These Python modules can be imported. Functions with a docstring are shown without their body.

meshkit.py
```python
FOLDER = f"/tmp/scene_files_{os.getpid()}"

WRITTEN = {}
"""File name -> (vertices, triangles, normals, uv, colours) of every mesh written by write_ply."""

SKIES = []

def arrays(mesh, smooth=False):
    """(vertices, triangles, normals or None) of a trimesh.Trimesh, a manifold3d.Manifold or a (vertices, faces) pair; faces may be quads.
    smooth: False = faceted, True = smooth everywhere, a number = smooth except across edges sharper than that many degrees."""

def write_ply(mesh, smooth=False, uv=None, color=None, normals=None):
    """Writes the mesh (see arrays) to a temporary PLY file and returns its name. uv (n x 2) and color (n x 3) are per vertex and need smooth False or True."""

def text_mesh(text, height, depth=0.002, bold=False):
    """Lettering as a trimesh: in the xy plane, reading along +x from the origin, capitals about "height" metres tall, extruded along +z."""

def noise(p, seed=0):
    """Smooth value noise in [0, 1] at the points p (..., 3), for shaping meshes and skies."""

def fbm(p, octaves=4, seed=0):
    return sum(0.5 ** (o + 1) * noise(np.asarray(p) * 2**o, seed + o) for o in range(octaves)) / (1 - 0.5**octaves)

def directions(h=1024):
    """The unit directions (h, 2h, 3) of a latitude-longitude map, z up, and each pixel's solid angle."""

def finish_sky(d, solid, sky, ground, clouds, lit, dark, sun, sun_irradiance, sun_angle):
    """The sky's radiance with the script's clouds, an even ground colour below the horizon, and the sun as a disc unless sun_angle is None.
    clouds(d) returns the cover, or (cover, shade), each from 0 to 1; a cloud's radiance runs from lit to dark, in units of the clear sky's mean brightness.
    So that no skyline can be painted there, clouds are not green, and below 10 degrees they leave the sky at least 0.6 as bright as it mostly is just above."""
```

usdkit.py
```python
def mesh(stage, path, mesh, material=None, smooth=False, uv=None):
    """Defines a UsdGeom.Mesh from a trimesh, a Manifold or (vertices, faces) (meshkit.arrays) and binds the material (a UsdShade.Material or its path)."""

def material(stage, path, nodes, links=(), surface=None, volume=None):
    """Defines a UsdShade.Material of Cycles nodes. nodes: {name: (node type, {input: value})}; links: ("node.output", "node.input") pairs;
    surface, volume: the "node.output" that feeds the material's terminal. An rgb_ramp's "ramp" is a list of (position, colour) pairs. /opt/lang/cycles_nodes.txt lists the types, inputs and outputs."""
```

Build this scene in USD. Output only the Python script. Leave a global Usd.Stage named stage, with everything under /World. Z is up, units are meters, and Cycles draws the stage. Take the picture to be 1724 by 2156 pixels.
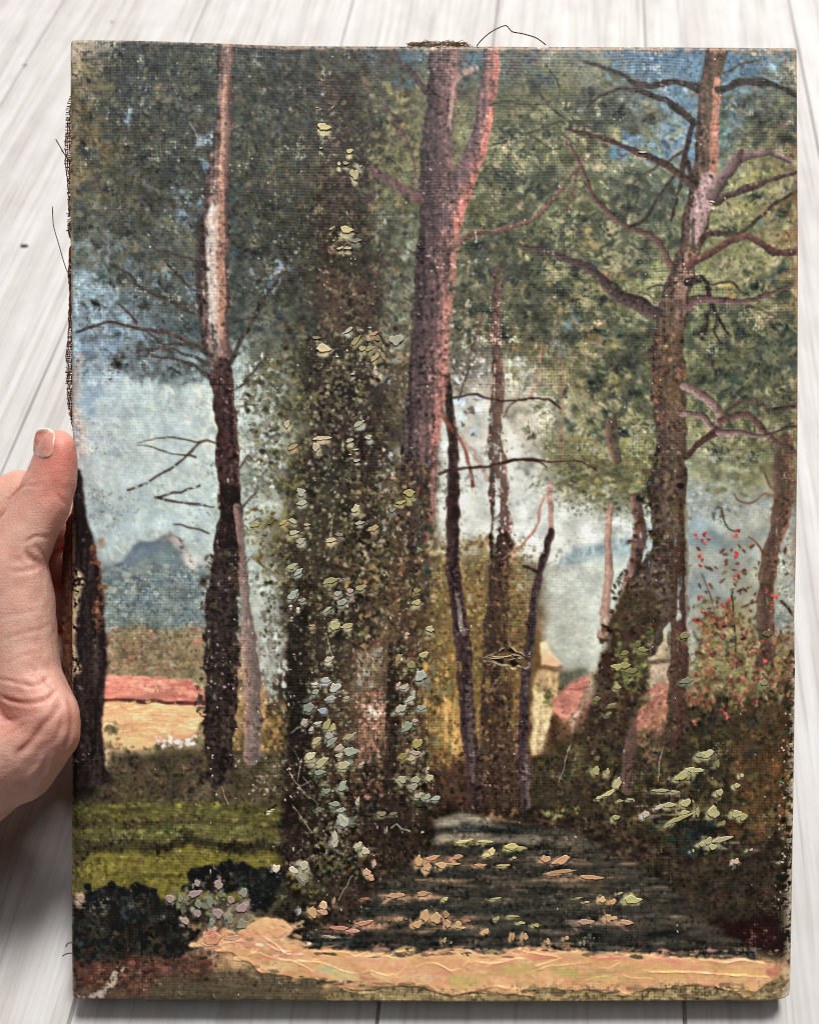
import math, numpy as np, trimesh, usdkit, manifold3d as m3
from pxr import Usd, UsdGeom, UsdLux, UsdShade, Gf, Sdf, Vt
from scipy.ndimage import gaussian_filter
from scipy.spatial import cKDTree

stage = Usd.Stage.CreateInMemory()
UsdGeom.SetStageUpAxis(stage, UsdGeom.Tokens.z)
UsdGeom.SetStageMetersPerUnit(stage, 1.0)
UsdGeom.Xform.Define(stage, '/World')
stage.SetDefaultPrim(stage.GetPrimAtPath('/World'))
UsdGeom.Scope.Define(stage, '/World/Looks')

# ---------------------------------------------------------------- frame of reference
# Sheet units ("u"): the painting's own plane, x right, y down, 1 u = 0.175 mm; the canvas leans 30 degrees, its foot on the floor.
U = 0.000175
F = 1730.0
TILT = math.radians(30)
THICK = 0.0115
CZ = 0.1815 * math.sin(TILT) + THICK * math.cos(TILT) + 0.0012     # height of the canvas' middle over the floor
ct, st_ = math.cos(TILT), math.sin(TILT)
R = np.array([[1, 0, 0], [0, ct, -st_], [0, st_, ct]])
def loc(px, py, z=0.0):
    px, py, z = np.broadcast_arrays(np.asarray(px, float), np.asarray(py, float), np.asarray(z, float))
    return np.stack([(px - 862) * U, (1078 - py) * U, z * U], -1)
def world(px, py, z=0.0):
    return loc(px, py, z) @ R.T + np.array([0, 0, CZ])
M_LEAN = Gf.Matrix4d(1, 0, 0, 0, 0, ct, st_, 0, 0, -st_, ct, 0, 0, 0, CZ, 1)

# ---------------------------------------------------------------- camera
cam = UsdGeom.Camera.Define(stage, '/World/camera')
cpos = R @ np.array([0, 0, F * U]) + np.array([0, 0, CZ])
cam.AddTransformOp().Set(Gf.Matrix4d(1, 0, 0, 0, 0, ct, st_, 0, 0, -st_, ct, 0, *map(float, cpos), 1))
FL = 26.0
cam.CreateFocalLengthAttr(FL)
cam.CreateHorizontalApertureAttr(FL * 1724 / F)
cam.CreateVerticalApertureAttr(FL * 1724 / F * 1024 / 818)
cam.CreateClippingRangeAttr(Gf.Vec2f(0.01, 100))
cam.CreateFocusDistanceAttr(F * U)
cam.CreateFStopAttr(9.0)
cam.GetPrim().CreateAttribute('exposure', Sdf.ValueTypeNames.Float).Set(0.0)

# ---------------------------------------------------------------- lamps: a wide window at the far end, plus an added soft fill from overhead
def rect(name, pos, target, w, h, power, color):
    l = UsdLux.RectLight.Define(stage, '/World/' + name)
    p, t = np.array(pos, float), np.array(target, float)
    z = (p - t) / np.linalg.norm(p - t)
    x = np.cross([0, 0, 1.0] if abs(z[2]) < .99 else [0, 1.0, 0], z); x /= np.linalg.norm(x)
    y = np.cross(z, x)
    l.AddTransformOp().Set(Gf.Matrix4d(*x, 0, *y, 0, *z, 0, *p, 1))
    l.CreateWidthAttr(w); l.CreateHeightAttr(h); l.CreateIntensityAttr(power); l.CreateColorAttr(Gf.Vec3f(*color))
    return l
rect('window_light', (0.42, 1.5, 2.55), (0.0, 0.1, 0.0), 0.75, 0.7, 82.0, (1.0, 0.985, 0.965))
rect('ceiling_light', (-0.1, 0.75, 2.5), (0, 0.2, 0), 2.8, 2.6, 1.0, (1.0, 0.99, 0.98))

# ---------------------------------------------------------------- helpers
MATS = {}
def mat(name, nodes, links=(), surface='p.BSDF'):
    MATS[name] = usdkit.material(stage, '/World/Looks/' + name, nodes, links, surface=surface)
    return MATS[name]
def lin(c):
    c = np.asarray(c, float) / 255.0
    return np.where(c <= .04045, c / 12.92, ((c + .055) / 1.055) ** 2.4)
used = {}
def numbered(path):
    n = used.get(path, 0); used[path] = n + 1
    return path if n == 0 else '%s_%03d' % (path, n)
def keys(prim, label=None, cat=None, group=None, kind=None):
    for k, v in (('label', label), ('category', cat), ('group', group), ('kind', kind)):
        if v: prim.SetCustomDataByKey(k, v)
def thing(name, label=None, cat=None, group=None, kind=None, lean=False):
    x = UsdGeom.Xform.Define(stage, numbered('/World/' + name))
    if lean: x.AddTransformOp().Set(M_LEAN)
    keys(x.GetPrim(), label, cat, group, kind)
    return x
def part(parent, name, mesh, material, smooth=False, color=None, **kw):
    base = parent.GetPath().pathString if parent else '/World'
    m = usdkit.mesh(stage, numbered(base + '/' + name), mesh, MATS[material], smooth=smooth)
    if color is not None:
        UsdGeom.PrimvarsAPI(m).CreatePrimvar('paint', Sdf.ValueTypeNames.Color3fArray, 'vertex').Set(Vt.Vec3fArray.FromNumpy(np.asarray(color, np.float32)))
    keys(m.GetPrim(), **kw)
    return m
def tube(pts, r, sides=5):
    pts = np.asarray(pts, float); n = len(pts)
    r = np.broadcast_to(np.asarray(r, float), (n,))
    t = np.gradient(pts, axis=0); t /= np.linalg.norm(t, axis=1, keepdims=True) + 1e-12
    up = np.array([0.31, 0.2, 0.93]); a = np.cross(t, up); a /= np.linalg.norm(a, axis=1, keepdims=True) + 1e-12
    b = np.cross(t, a)
    th = np.linspace(0, 2 * np.pi, sides, endpoint=False)
    v = (pts[:, None] + r[:, None, None] * (np.cos(th)[None, :, None] * a[:, None] + np.sin(th)[None, :, None] * b[:, None])).reshape(-1, 3)
    f = []
    for i in range(n - 1):
        for k in range(sides):
            p, q = i * sides + k, i * sides + (k + 1) % sides
            f += [(p, q + sides, q), (p, p + sides, q + sides)]
    for k in range(1, sides - 1):
        f += [(0, k, k + 1), ((n - 1) * sides, (n - 1) * sides + k + 1, (n - 1) * sides + k)]
    return trimesh.Trimesh(v, f, process=False)
def curve(pts, step=3.0):
    """Catmull-Rom through the points; rows may carry further columns (widths)."""
    p = np.asarray(pts, float)
    if len(p) < 3:
        n = max(2, int(np.linalg.norm(p[-1, :2] - p[0, :2]) / step) + 1)
        return p[0] + (p[-1] - p[0]) * np.linspace(0, 1, n)[:, None]
    q = np.vstack([2 * p[0] - p[1], p, 2 * p[-1] - p[-2]])
    out = []
    for i in range(1, len(q) - 2):
        n = max(2, int(np.linalg.norm(q[i + 1, :2] - q[i, :2]) / step))
        t = np.linspace(0, 1, n, endpoint=False)[:, None]
        a, b, c, d = q[i - 1], q[i], q[i + 1], q[i + 2]
        out.append(.5 * (2 * b + (c - a) * t + (2 * a - 5 * b + 4 * c - d) * t ** 2 + (3 * b - a - 3 * c + d) * t ** 3))
    return np.vstack(out + [p[-1:]])

# ================================================================ FLOOR: whitewashed wood planks
mat('whitewashed_wood', {
    'g': ('texture_coordinate', {}), 'oi': ('object_info', {}),
    'off': ('vector_math', {'math_type': 'multiply', 'vector2': (3.1, 17.0, 0)}),
    'pos': ('vector_math', {'math_type': 'add'}),
    'm1': ('mapping', {'scale': (95, 4.5, 1)}), 'n1': ('noise_texture', {'scale': 1.0, 'detail': 6, 'roughness': 0.62, 'distortion': 0.7}),
    'm2': ('mapping', {'scale': (330, 9, 1)}), 'n2': ('noise_texture', {'scale': 1.0, 'detail': 4, 'roughness': 0.6, 'distortion': 0.25}),
    'm3': ('mapping', {'scale': (26, 2.6, 1)}), 'n3': ('noise_texture', {'scale': 1.0, 'detail': 3, 'roughness': 0.5, 'distortion': 1.2}),
    'm4': ('mapping', {'scale': (60, 40, 1)}), 'n4': ('noise_texture', {'scale': 1.0, 'detail': 4, 'roughness': 0.6}),
    'r1': ('rgb_ramp', {'ramp': [(0.26, (0.44, 0.412, 0.398)), (0.40, (0.505, 0.482, 0.466)), (0.52, (0.555, 0.542, 0.528)), (0.72, (0.62, 0.612, 0.60))]}),
    'r2': ('rgb_ramp', {'ramp': [(0.30, (0.62, 0.59, 0.575)), (0.42, (0.90, 0.89, 0.885)), (0.54, (1, 1, 1))]}),
    'r3': ('rgb_ramp', {'ramp': [(0.3, (0.86, 0.84, 0.835)), (0.58, (1, 1, 1))]}),
    'r4': ('rgb_ramp', {'ramp': [(0.3, (0.90, 0.885, 0.88)), (0.6, (1, 1, 1))]}),
    'x1': ('mix', {'mix_type': 'multiply', 'fac': 0.72}), 'x2': ('mix', {'mix_type': 'multiply', 'fac': 0.55}), 'x3': ('mix', {'mix_type': 'multiply', 'fac': 0.8}),
    'b': ('bump', {'strength': 0.25, 'distance': 0.0006}),
    'p': ('principled_bsdf', {'roughness': 0.5, 'specular_ior_level': 0.3})},
    [('oi.random', 'off.vector1'), ('g.object', 'pos.vector1'), ('off.vector', 'pos.vector2')] +
    [('pos.vector', 'm%d.vector' % i) for i in (1, 2, 3, 4)] + [('m%d.vector' % i, 'n%d.vector' % i) for i in (1, 2, 3, 4)] +
    [('n%d.fac' % i, 'r%d.fac' % i) for i in (1, 2, 3, 4)] +
    [('r1.color', 'x1.color1'), ('r2.color', 'x1.color2'), ('x1.color', 'x2.color1'), ('r3.color', 'x2.color2'), ('x2.color', 'x3.color1'), ('r4.color', 'x3.color2'),
     ('x3.color', 'p.base_color'), ('n2.fac', 'b.height'), ('b.normal', 'p.normal')])
YAW = math.atan2(418, 3487)
def to_floor(px, py):
    d = R @ np.array([(px - 862) * U, (1078 - py) * U, -F * U])
    return (cpos + d * (-cpos[2] / d[2]))[:2]
floor = UsdGeom.Xform.Define(stage, '/World/floor'); keys(floor.GetPrim(), 'whitewashed wood plank floor under the leaning painting', None, None, 'structure')
floor.AddRotateZOp().Set(-math.degrees(YAW))
cy, sy = math.cos(YAW), math.sin(YAW)
def across(px, py):
    x, y = to_floor(px, py); return x * cy - y * sy
seams = [across(a, 0) for a in (133, 434, 743, 1050, 1353, 1660)]
gap = (seams[-1] - seams[0]) / 5
for k in range(-7, 13):
    x0 = seams[0] + gap * k
    w, h, ln = gap - 0.00005, 0.008, 3.6
    c = 0.0008
    prof = [(c, 0), (w - c, 0), (w, -c * 3), (w, -h), (0, -h), (0, -c * 3)]
    v = [(x, y, z) for y in (-ln / 2, ln / 2) for x, z in prof]
    n = len(prof)
    f = [(i, (i + 1) % n, (i + 1) % n + n) for i in range(n)] + [(i, (i + 1) % n + n, i + n) for i in range(n)]
    f += [(0, i + 1, i) for i in range(1, n - 1)] + [(n, n + i, n + i + 1) for i in range(1, n - 1)]
    f = [t[::-1] for t in f]
    p = part(floor, 'floor_plank', (np.array(v), np.array(f)), 'whitewashed_wood')
    UsdGeom.Xformable(p).AddTranslateOp().Set(Gf.Vec3d(x0, 0.4, 0))
mat('underlay', {'p': ('principled_bsdf', {'base_color': (0.2, 0.18, 0.16), 'roughness': 0.9})})
sub = trimesh.creation.box((6, 6, 0.01)); sub.apply_translation((0, 0.4, -0.0135)); part(floor, 'underlay', sub, 'underlay')

# ================================================================ THE PAINTING: every vertex of the canvas is painted, stroke by stroke
rng = np.random.default_rng(7)
GX0, GY0, ST = 145.0, 78.0, 1.75
nx, ny = int(1542 / ST) + 1, int(2040 / ST) + 1
X, Y = np.meshgrid(GX0 + ST * np.arange(nx), GY0 + ST * np.arange(ny))
def nf(sx, sy=None, seed=0):
    a = gaussian_filter(np.random.default_rng(seed).normal(size=(ny, nx)), ((sy or sx) / ST, sx / ST), mode='wrap', truncate=3)
    return a / a.std()
N4, N10, N25a, N25b, N60a, N60b = nf(4, seed=1), nf(10, seed=2), nf(25, seed=3), nf(25, seed=4), nf(60, seed=5), nf(60, seed=6)
N2 = nf(2.0, seed=7); N7a, N7b = nf(7, seed=8), nf(7, seed=9)
SH, SV = nf(22, 2.2, seed=10), nf(2.2, 22, seed=11); NV = nf(2.2, 5, seed=14)              # streaks along x and along y
# weave of the linen
PW = 6.1
wu = (X + 2.2 * N60a + 0.7 * N25a) / PW; wv_ = (Y + 2.2 * N60b + 0.7 * N25b) / PW
thx = np.random.default_rng(12).normal(size=400)[np.clip(np.round(wu).astype(int), 0, 399)]
thy = np.random.default_rng(13).normal(size=400)[np.clip(np.round(wv_).astype(int), 0, 399)]
par = np.where((np.round(wu).astype(int) + np.round(wv_).astype(int)) % 2 == 0, 1.0, -1.0)
au, av = np.cos(np.pi * (wu - np.round(wu))), np.cos(np.pi * (wv_ - np.round(wv_)))
WA = np.clip(.72 + .45 * N60a + .35 * N25b, .12, 1.5)
WV = np.maximum(au * (.62 + .38 * par * av) * (1 + .10 * thx), av * (.66 - .38 * par * au) * (1 + .12 * thy))
WV = gaussian_filter(WV, .5); WV = np.clip(.5 + (WV - WV.mean()) / WV.std() * .19 * WA + .05 * N2, 0, 1)
DRYF = np.clip(0.5 + 0.24 * (WV - .5) + 0.15 * N2 + 0.09 * N4 + 0.10 * N7a, 0, 1)
DRV = np.clip(0.5 + 0.16 * (WV - .5) + 0.13 * SV + 0.07 * N2 + .07 * N7a, 0, 1)
C = np.zeros((ny, nx, 3)); H = np.zeros((ny, nx))
def box(x0, x1, y0, y1):
    i0, i1 = max(0, int((y0 - GY0) / ST)), min(ny, int((y1 - GY0) / ST) + 2)
    j0, j1 = max(0, int((x0 - GX0) / ST)), min(nx, int((x1 - GX0) / ST) + 2)
    return slice(i0, max(i0, i1)), slice(j0, max(j0, j1))
def lay(sl, a, c, dry=0.0, h=0.0, fld=None):
    if np.ndim(dry) or dry > 0:
        a = a * np.clip(((DRYF if fld is None else fld)[sl] - dry) * 7 + .5, 0, 1)
    C[sl] += (np.asarray(c, float) - C[sl]) * a[..., None]
    if h: H[sl] += (h - H[sl]) * a if h > 0 else a * h
def jit(c, j):
    return np.clip(np.asarray(c, float) * (1 + rng.normal() * j) + rng.normal(size=3) * j * 40, 4, 250)
def dab(x, y, rx, ry, ang, c, a=1.0, dry=0.0, h=0.0, hard=3.0):
    m = max(rx, ry) * 1.15
    sl = box(x - m, x + m, y - m, y + m)
    if sl[0].stop <= sl[0].start or sl[1].stop <= sl[1].start: return
    dx, dy = X[sl] - x, Y[sl] - y
    ca, sa = math.cos(ang), math.sin(ang)
    u, v = (dx * ca - dy * sa) / rx, (dx * sa + dy * ca) / ry
    d = np.sqrt(u * u + v * v) + 0.13 * N4[sl]
    lay(sl, np.clip((1 - d) * hard, 0, 1) * a, c, dry, h)
def blend(sig, k, mask=None):
    """Wet paint dragged together: what lies there is softened a little."""
    g_ = gaussian_filter(C, (sig / ST, sig / ST, 0)); kk = k if mask is None else (k * mask)[..., None]
    C[:] = C + (g_ - C) * kk
def inside(poly, sl, wob=0.0, fine=0.0):
    x, y = X[sl] + wob * N25a[sl] + fine * N7a[sl], Y[sl] + wob * N25b[sl] + fine * N7b[sl]
    r = np.zeros(x.shape, bool); p = np.asarray(poly, float)
    for (x1, y1), (x2, y2) in zip(p, np.roll(p, -1, 0)):
        if y1 == y2: continue
        r ^= ((y1 > y) != (y2 > y)) & (x < (x2 - x1) * (y - y1) / (y2 - y1) + x1)
    return r
def region(poly, c, a=1.0, wob=4.0, fine=2.0, soft=2.5, dry=0.0, h=0.0, var=0.06, streak=None, c2=None, mixn=None):
    p = np.asarray(poly, float); m = 3 * soft + 3 * (wob + fine)
    sl = box(p[:, 0].min() - m, p[:, 0].max() + m, p[:, 1].min() - m, p[:, 1].max() + m)
    k = gaussian_filter(inside(poly, sl, wob, fine).astype(float), soft / ST) * a
    col = np.broadcast_to(np.asarray(c, float), k.shape + (3,)).copy()
    if c2 is not None:
        t = np.clip(.5 + .5 * (N25a if mixn is None else mixn)[sl], 0, 1)[..., None]
        col = col * (1 - t) + np.asarray(c2, float) * t
    s = (N10 if streak is None else {'h': SH, 'v': SV}[streak])[sl]
    lay(sl, k, np.clip(col * (1 + var * s)[..., None], 0, 255), dry, h)
def dabs(poly, n, pal, size=(4, 9), asp=(1.2, 2.2), ang=(0, math.pi), a=(0.5, 0.95), dry=0.25, h=0.0, j=0.10, wob=6.0):
    p = np.asarray(poly, float); sl = box(p[:, 0].min() - 20, p[:, 0].max() + 20, p[:, 1].min() - 20, p[:, 1].max() + 20)
    ii, jj = np.nonzero(inside(poly, sl, wob, 2.0))
    if not len(ii): return
    k = rng.integers(0, len(ii), n)
    xs, ys = X[sl][ii[k], jj[k]] + rng.uniform(-1, 1, n), Y[sl][ii[k], jj[k]] + rng.uniform(-1, 1, n)
    for x, y in zip(xs, ys):
        c = pal[rng.integers(len(pal))]
        if c is None:                                             # pick up the colour that lies there
            c = C[min(ny - 1, int((y - GY0) / ST)), min(nx - 1, int((x - GX0) / ST))]
        s = rng.uniform(*size)
        dab(x, y, s, s / rng.uniform(*asp), rng.uniform(*ang), jit(c, j), rng.uniform(*a), dry, h)
def stroke(pts, cols, w=None, a=1.0, edge=0.12, dry=0.0, soft=1.2, streak=0.10, h=0.0, spk=None, fade=0.0, drag=False):
    """A limb or line: rows (x, y[, width]); cols = ramp across its width from left to right, or one colour."""
    p = np.asarray(pts, float)
    if p.shape[1] == 2:
        ww = np.linspace(w[0], w[1], len(p)) if np.ndim(w) else np.full(len(p), float(w))
        p = np.column_stack([p, ww])
    p = curve(p, 2.0)
    m = p[:, 2].max() * 1.3 + 6
    sl = box(p[:, 0].min() - m, p[:, 0].max() + m, p[:, 1].min() - m, p[:, 1].max() + m)
    x, y = X[sl] + 1.2 * N7a[sl], Y[sl] + 1.2 * N7b[sl]
    if x.size == 0: return
    q = np.column_stack([x.ravel(), y.ravel()])
    d, i = cKDTree(p[:, :2]).query(q, distance_upper_bound=m)
    ok = np.isfinite(d); i = np.where(ok, i, 0); d = np.where(ok, d, 1e3)
    t = np.gradient(p[:, :2], axis=0); t /= np.linalg.norm(t, axis=1, keepdims=True) + 1e-9
    off = q - p[i, :2]
    side = (t[i, 0] * off[:, 1] - t[i, 1] * off[:, 0])
    hw = p[i, 2] / 2
    u = (np.sign(side) * np.minimum(np.abs(side), d) / np.maximum(hw, .5))
    if t[len(t) // 2, 1] > 0 or (abs(t[len(t) // 2, 1]) < .3 and t[len(t) // 2, 0] < 0): u = -u          # left / top first
    d = d.reshape(x.shape); hw = hw.reshape(x.shape); u = u.reshape(x.shape)
    k = np.clip((hw * (1 + min(edge, .16) * .5 * N10[sl]) + edge * 4.0 * NV[sl] * np.clip(hw / 14, .15, 1) - d) / np.where(hw > 9, max(soft, 2.6), soft) + .5, 0, 1) * a
    if drag: k = k * np.clip(.62 + .55 * SH[sl], 0, 1)
    if fade: k = k * np.clip(1 - fade * (i.reshape(x.shape) / len(p)), 0, 1)
    cols = np.asarray(cols, float)
    if cols.ndim == 1: col = np.broadcast_to(cols, x.shape + (3,))
    else:
        s = np.linspace(-1, 1, len(cols)); uu = np.clip(u + .12 * N7b[sl] + .08 * N2[sl] + .14 * SV[sl], -1, 1)
        col = np.stack([np.interp(uu, s, cols[:, q_]) for q_ in range(3)], -1)
    col = np.clip(col * (1 + streak * .7 * (.3 * N7a[sl] + .3 * N2[sl] + .6 * (SV if p[:, 2].max() > 9 else N7a)[sl]))[..., None], 0, 255)
    fld = DRV if abs(p[-1, 1] - p[0, 1]) > 1.5 * abs(p[-1, 0] - p[0, 0]) and p[:, 2].max() > 9 else None
    lay(sl, k, col, dry, h, fld)
    if spk is not None:
        c, thr = spk
        lay(sl, np.clip(((DRV if fld is not None else DRYF)[sl] - thr) * 9, 0, 1) * k * .8, c)

# ---- underpainting: colour notes at (column, row), blended
XS = np.array([150, 270, 390, 510, 630, 750, 870, 990, 1110, 1230, 1350, 1470, 1590, 1680.])
NOTES = {
 95: '96887a 484c46 4a4e48 464a44 484842 4b4c48 424a4e 46545c 5f5f5c 69737a 55708a 4b6887 5a768c 8c8778',
 200: '786946 444a46 484c44 4c4e46 46483c 444238 5f5c42 645f50 585c42 606248 546064 6484a0 525c58 64645a',
 320: '7d6946 52503e 4a4d44 4e4e3e 424234 3e3a30 696642 645f41 4e5644 5c6042 6e7a6e 5f788c 696c4c 785f46',
 440: '696955 504e3e 545852 464a3e 444234 403a2e 626246 5a553c 5c6248 585e44 4e5648 64684a 78764c 786446',
 560: '7d8c8c 586262 646655 484e48 403e32 463c30 6c6e5f 555441 484c3c 5a5c42 767a54 7c7e58 6e724e 786948',
 680: '879ba5 627076 566266 54584e 484434 423a2e 625c46 504e3e 505242 626246 545a40 707250 58604a 70684a',
 780: '8ca0ac 8c9ea8 829496 96a096 524e3a 403830 6e5f48 78746c 8c8a7d 767050 585e42 646848 545a44 626046',
 900: '96a0a8 a8b6b6 b4beb6 a0a69b 58523a 3a322e 504836 968c82 a5a598 787652 7a7a50 6e704e 646244 685f42',
 1000: '96a0a0 a5b4b4 b9c2ba a5aca0 645c44 423c32 6e6858 a5a096 c3c4ba 7d7855 706e48 8c8e73 807e5c 6e6248',
 1100: '787d7d aab8b6 b2bcb6 a5aca2 5f563c 3e382c 5f523c beba ac c8cac0 bcbeb4 b9beb6 96a09e 919896 828078',
 1200: '463732 828e8e 969b94 a0a598 584c36 483e2e 584836 826e48 78694b aaafac 8c9ba0 919b9b 918e82 8c8c82',
 1300: '3c302d 78878a 788482 96968a 463c2e 4b4030 5a4832 82693c 6e553a b2b8ae b9beb2 8c918a 827d5f 807d6e',
 1380: '3c302d 87735c 827054 8c8273 40342a 6e5541 503e2e 876e3e 695034 aaa082 a59b7d 786e50 7d6948 735541',
 1470: '3c302d a08c6e a08c6e 967850 373228 8c6450 46372a 96733c 694e32 a56e5a 966955 6e5541 4e3e2a 503c2a',
 1560: '372d2a b49678 a08764 78603c 383026 825a46 48382c 967341 644a32 6e5c3c 554830 5a4b32 463a26 5c4228',
 1640: '322a28 4e4432 463e2e 5f523c 3c342a 554637 4b3c30 553c2a 553e2e 4e422d 483c2a 463e2a 55462d 624428',
 1740: '4e4628 5c562d 625e2d 69622d 3c2a24 463c30 42362a 3e3026 3c3026 3e3226 3c3026 3e372a 4e402a 523e28',
 1830: '5a552a 78732d 7a742e 645c30 342d26 3e3228 463026 4b4a41 5a5548 504a3e 3c322a 373028 38342a 3a3026',
 1900: '3c372d 303028 2e2e28 555041 3a322a 463a30 48443a 42423a 404038 424038 3c3830 362e26 342c24 342a24',
 1980: '32302a 2e2e2a 504237 aa825f 50463c 4b443a 4e4a40 42423c 40403a 3e3e38 383834 36322e 382624 382424',
 2040: '4b322c 4b342e 644b3c af875f cda573 d2a073 cda06e cda570 d2a076 d2a070 d4a570 cda26c cda070 966450',
 2105: '786e64 553e32 524837 554c38 5f543c 82734e 968258 a08a5c a58c5f b49664 a58c5f aa8c5c a08258 827d69'}
ys = np.array(sorted(NOTES), float)
grid = np.array([[[int(h[i:i + 2], 16) for i in (0, 2, 4)] for h in NOTES[int(y)].replace('beba ac', 'bebaac').split()] for y in ys], float)
from scipy.interpolate import RegularGridInterpolator
rgi = RegularGridInterpolator((ys, XS), grid, bounds_error=False, fill_value=None)
qy = np.clip(Y + 16 * N25a + 9 * N60a + 6 * N7a, ys[0], ys[-1]); qx = np.clip(X + 18 * N25b + 10 * N60b + 6 * N7b, XS[0], XS[-1])
lowY = Y > 1660
qy = np.where(lowY, np.clip(Y + 3 * N25a, ys[0], ys[-1]), qy)
C[:] = np.clip(rgi(np.stack([qy, qx], -1)), 5, 245)
C *= (1 + .05 * N10 + .05 * N4 + .04 * N25a)[..., None]
C = np.clip(C, 5, 250)

def P1(cx, cy): return (134.7 + .3027 * cx, 336.7 + .3027 * cy)
def PT(cx, cy): return (1178.5 + .3164 * cx, .3164 * cy)

# ---- foliage masses
DK = [(62, 67, 62), (70, 74, 68), (56, 62, 62), (78, 80, 70), (88, 86, 68)]
dabs([(148, 85), (660, 85), (700, 700), (500, 740), (300, 640), (148, 560)], 2600, DK + [None, None, (96, 92, 72), (60, 70, 76)], (5, 15), (1.2, 2.6), dry=.30, j=.09)
dabs([(148, 85), (660, 85), (690, 600), (300, 560), (148, 480)], 500, [(108, 104, 84), (112, 96, 66), (104, 110, 110), (118, 118, 104)], (3, 8), (1.2, 3), a=(.3, .7), dry=.5)
for x, y, r in [(425, 350, 26), (432, 430, 20), (260, 250, 14), (372, 415, 20), (385, 455, 14), (430, 300, 16), (600, 560, 15), (180, 600, 30), (340, 590, 22), (405, 620, 18), (230, 660, 26), (560, 600, 20)]:
    dabs([(x - r, y - r), (x + r, y - r), (x + r, y + r), (x - r, y + r)], 22, [(112, 135, 150), (128, 150, 162), (98, 118, 132)], (4, 10), (1.2, 2.5), dry=.38)
for x, y, r in [(160, 390, 20), (160, 300, 18), (288, 512, 16), (345, 210, 20), (260, 340, 22), (610, 360, 26), (330, 560, 26)]:
    dabs([(x - r, y - r), (x + r, y - r), (x + r, y + r), (x - r, y + r)], 16, [(140, 118, 78), (150, 126, 86), (122, 108, 70)], (3, 9), (1.2, 3), a=(.3, .7), dry=.45)
# scumbled dark needles over the blue at left
dabs([(160, 610), (440, 610), (440, 800), (300, 810), (165, 760)], 620, [(76, 82, 82), (66, 72, 72), (90, 98, 100), (84, 88, 82)], (4, 12), (1.4, 3.5), dry=.42)
dabs([(190, 700), (440, 715), (445, 800), (330, 815), (240, 780)], 420, [(62, 66, 64), (72, 76, 74)], (4, 11), (1.5, 4), dry=.46)
dabs([(150, 560), (230, 580), (300, 680), (160, 690)], 90, [(128, 150, 162), (142, 164, 176)], (5, 13), (1.3, 3), dry=.3)
dabs([(150, 690), (330, 700), (250, 740), (150, 760)], 60, [(112, 136, 158), (126, 150, 168)], (5, 14), (1.5, 3), dry=.3)
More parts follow.
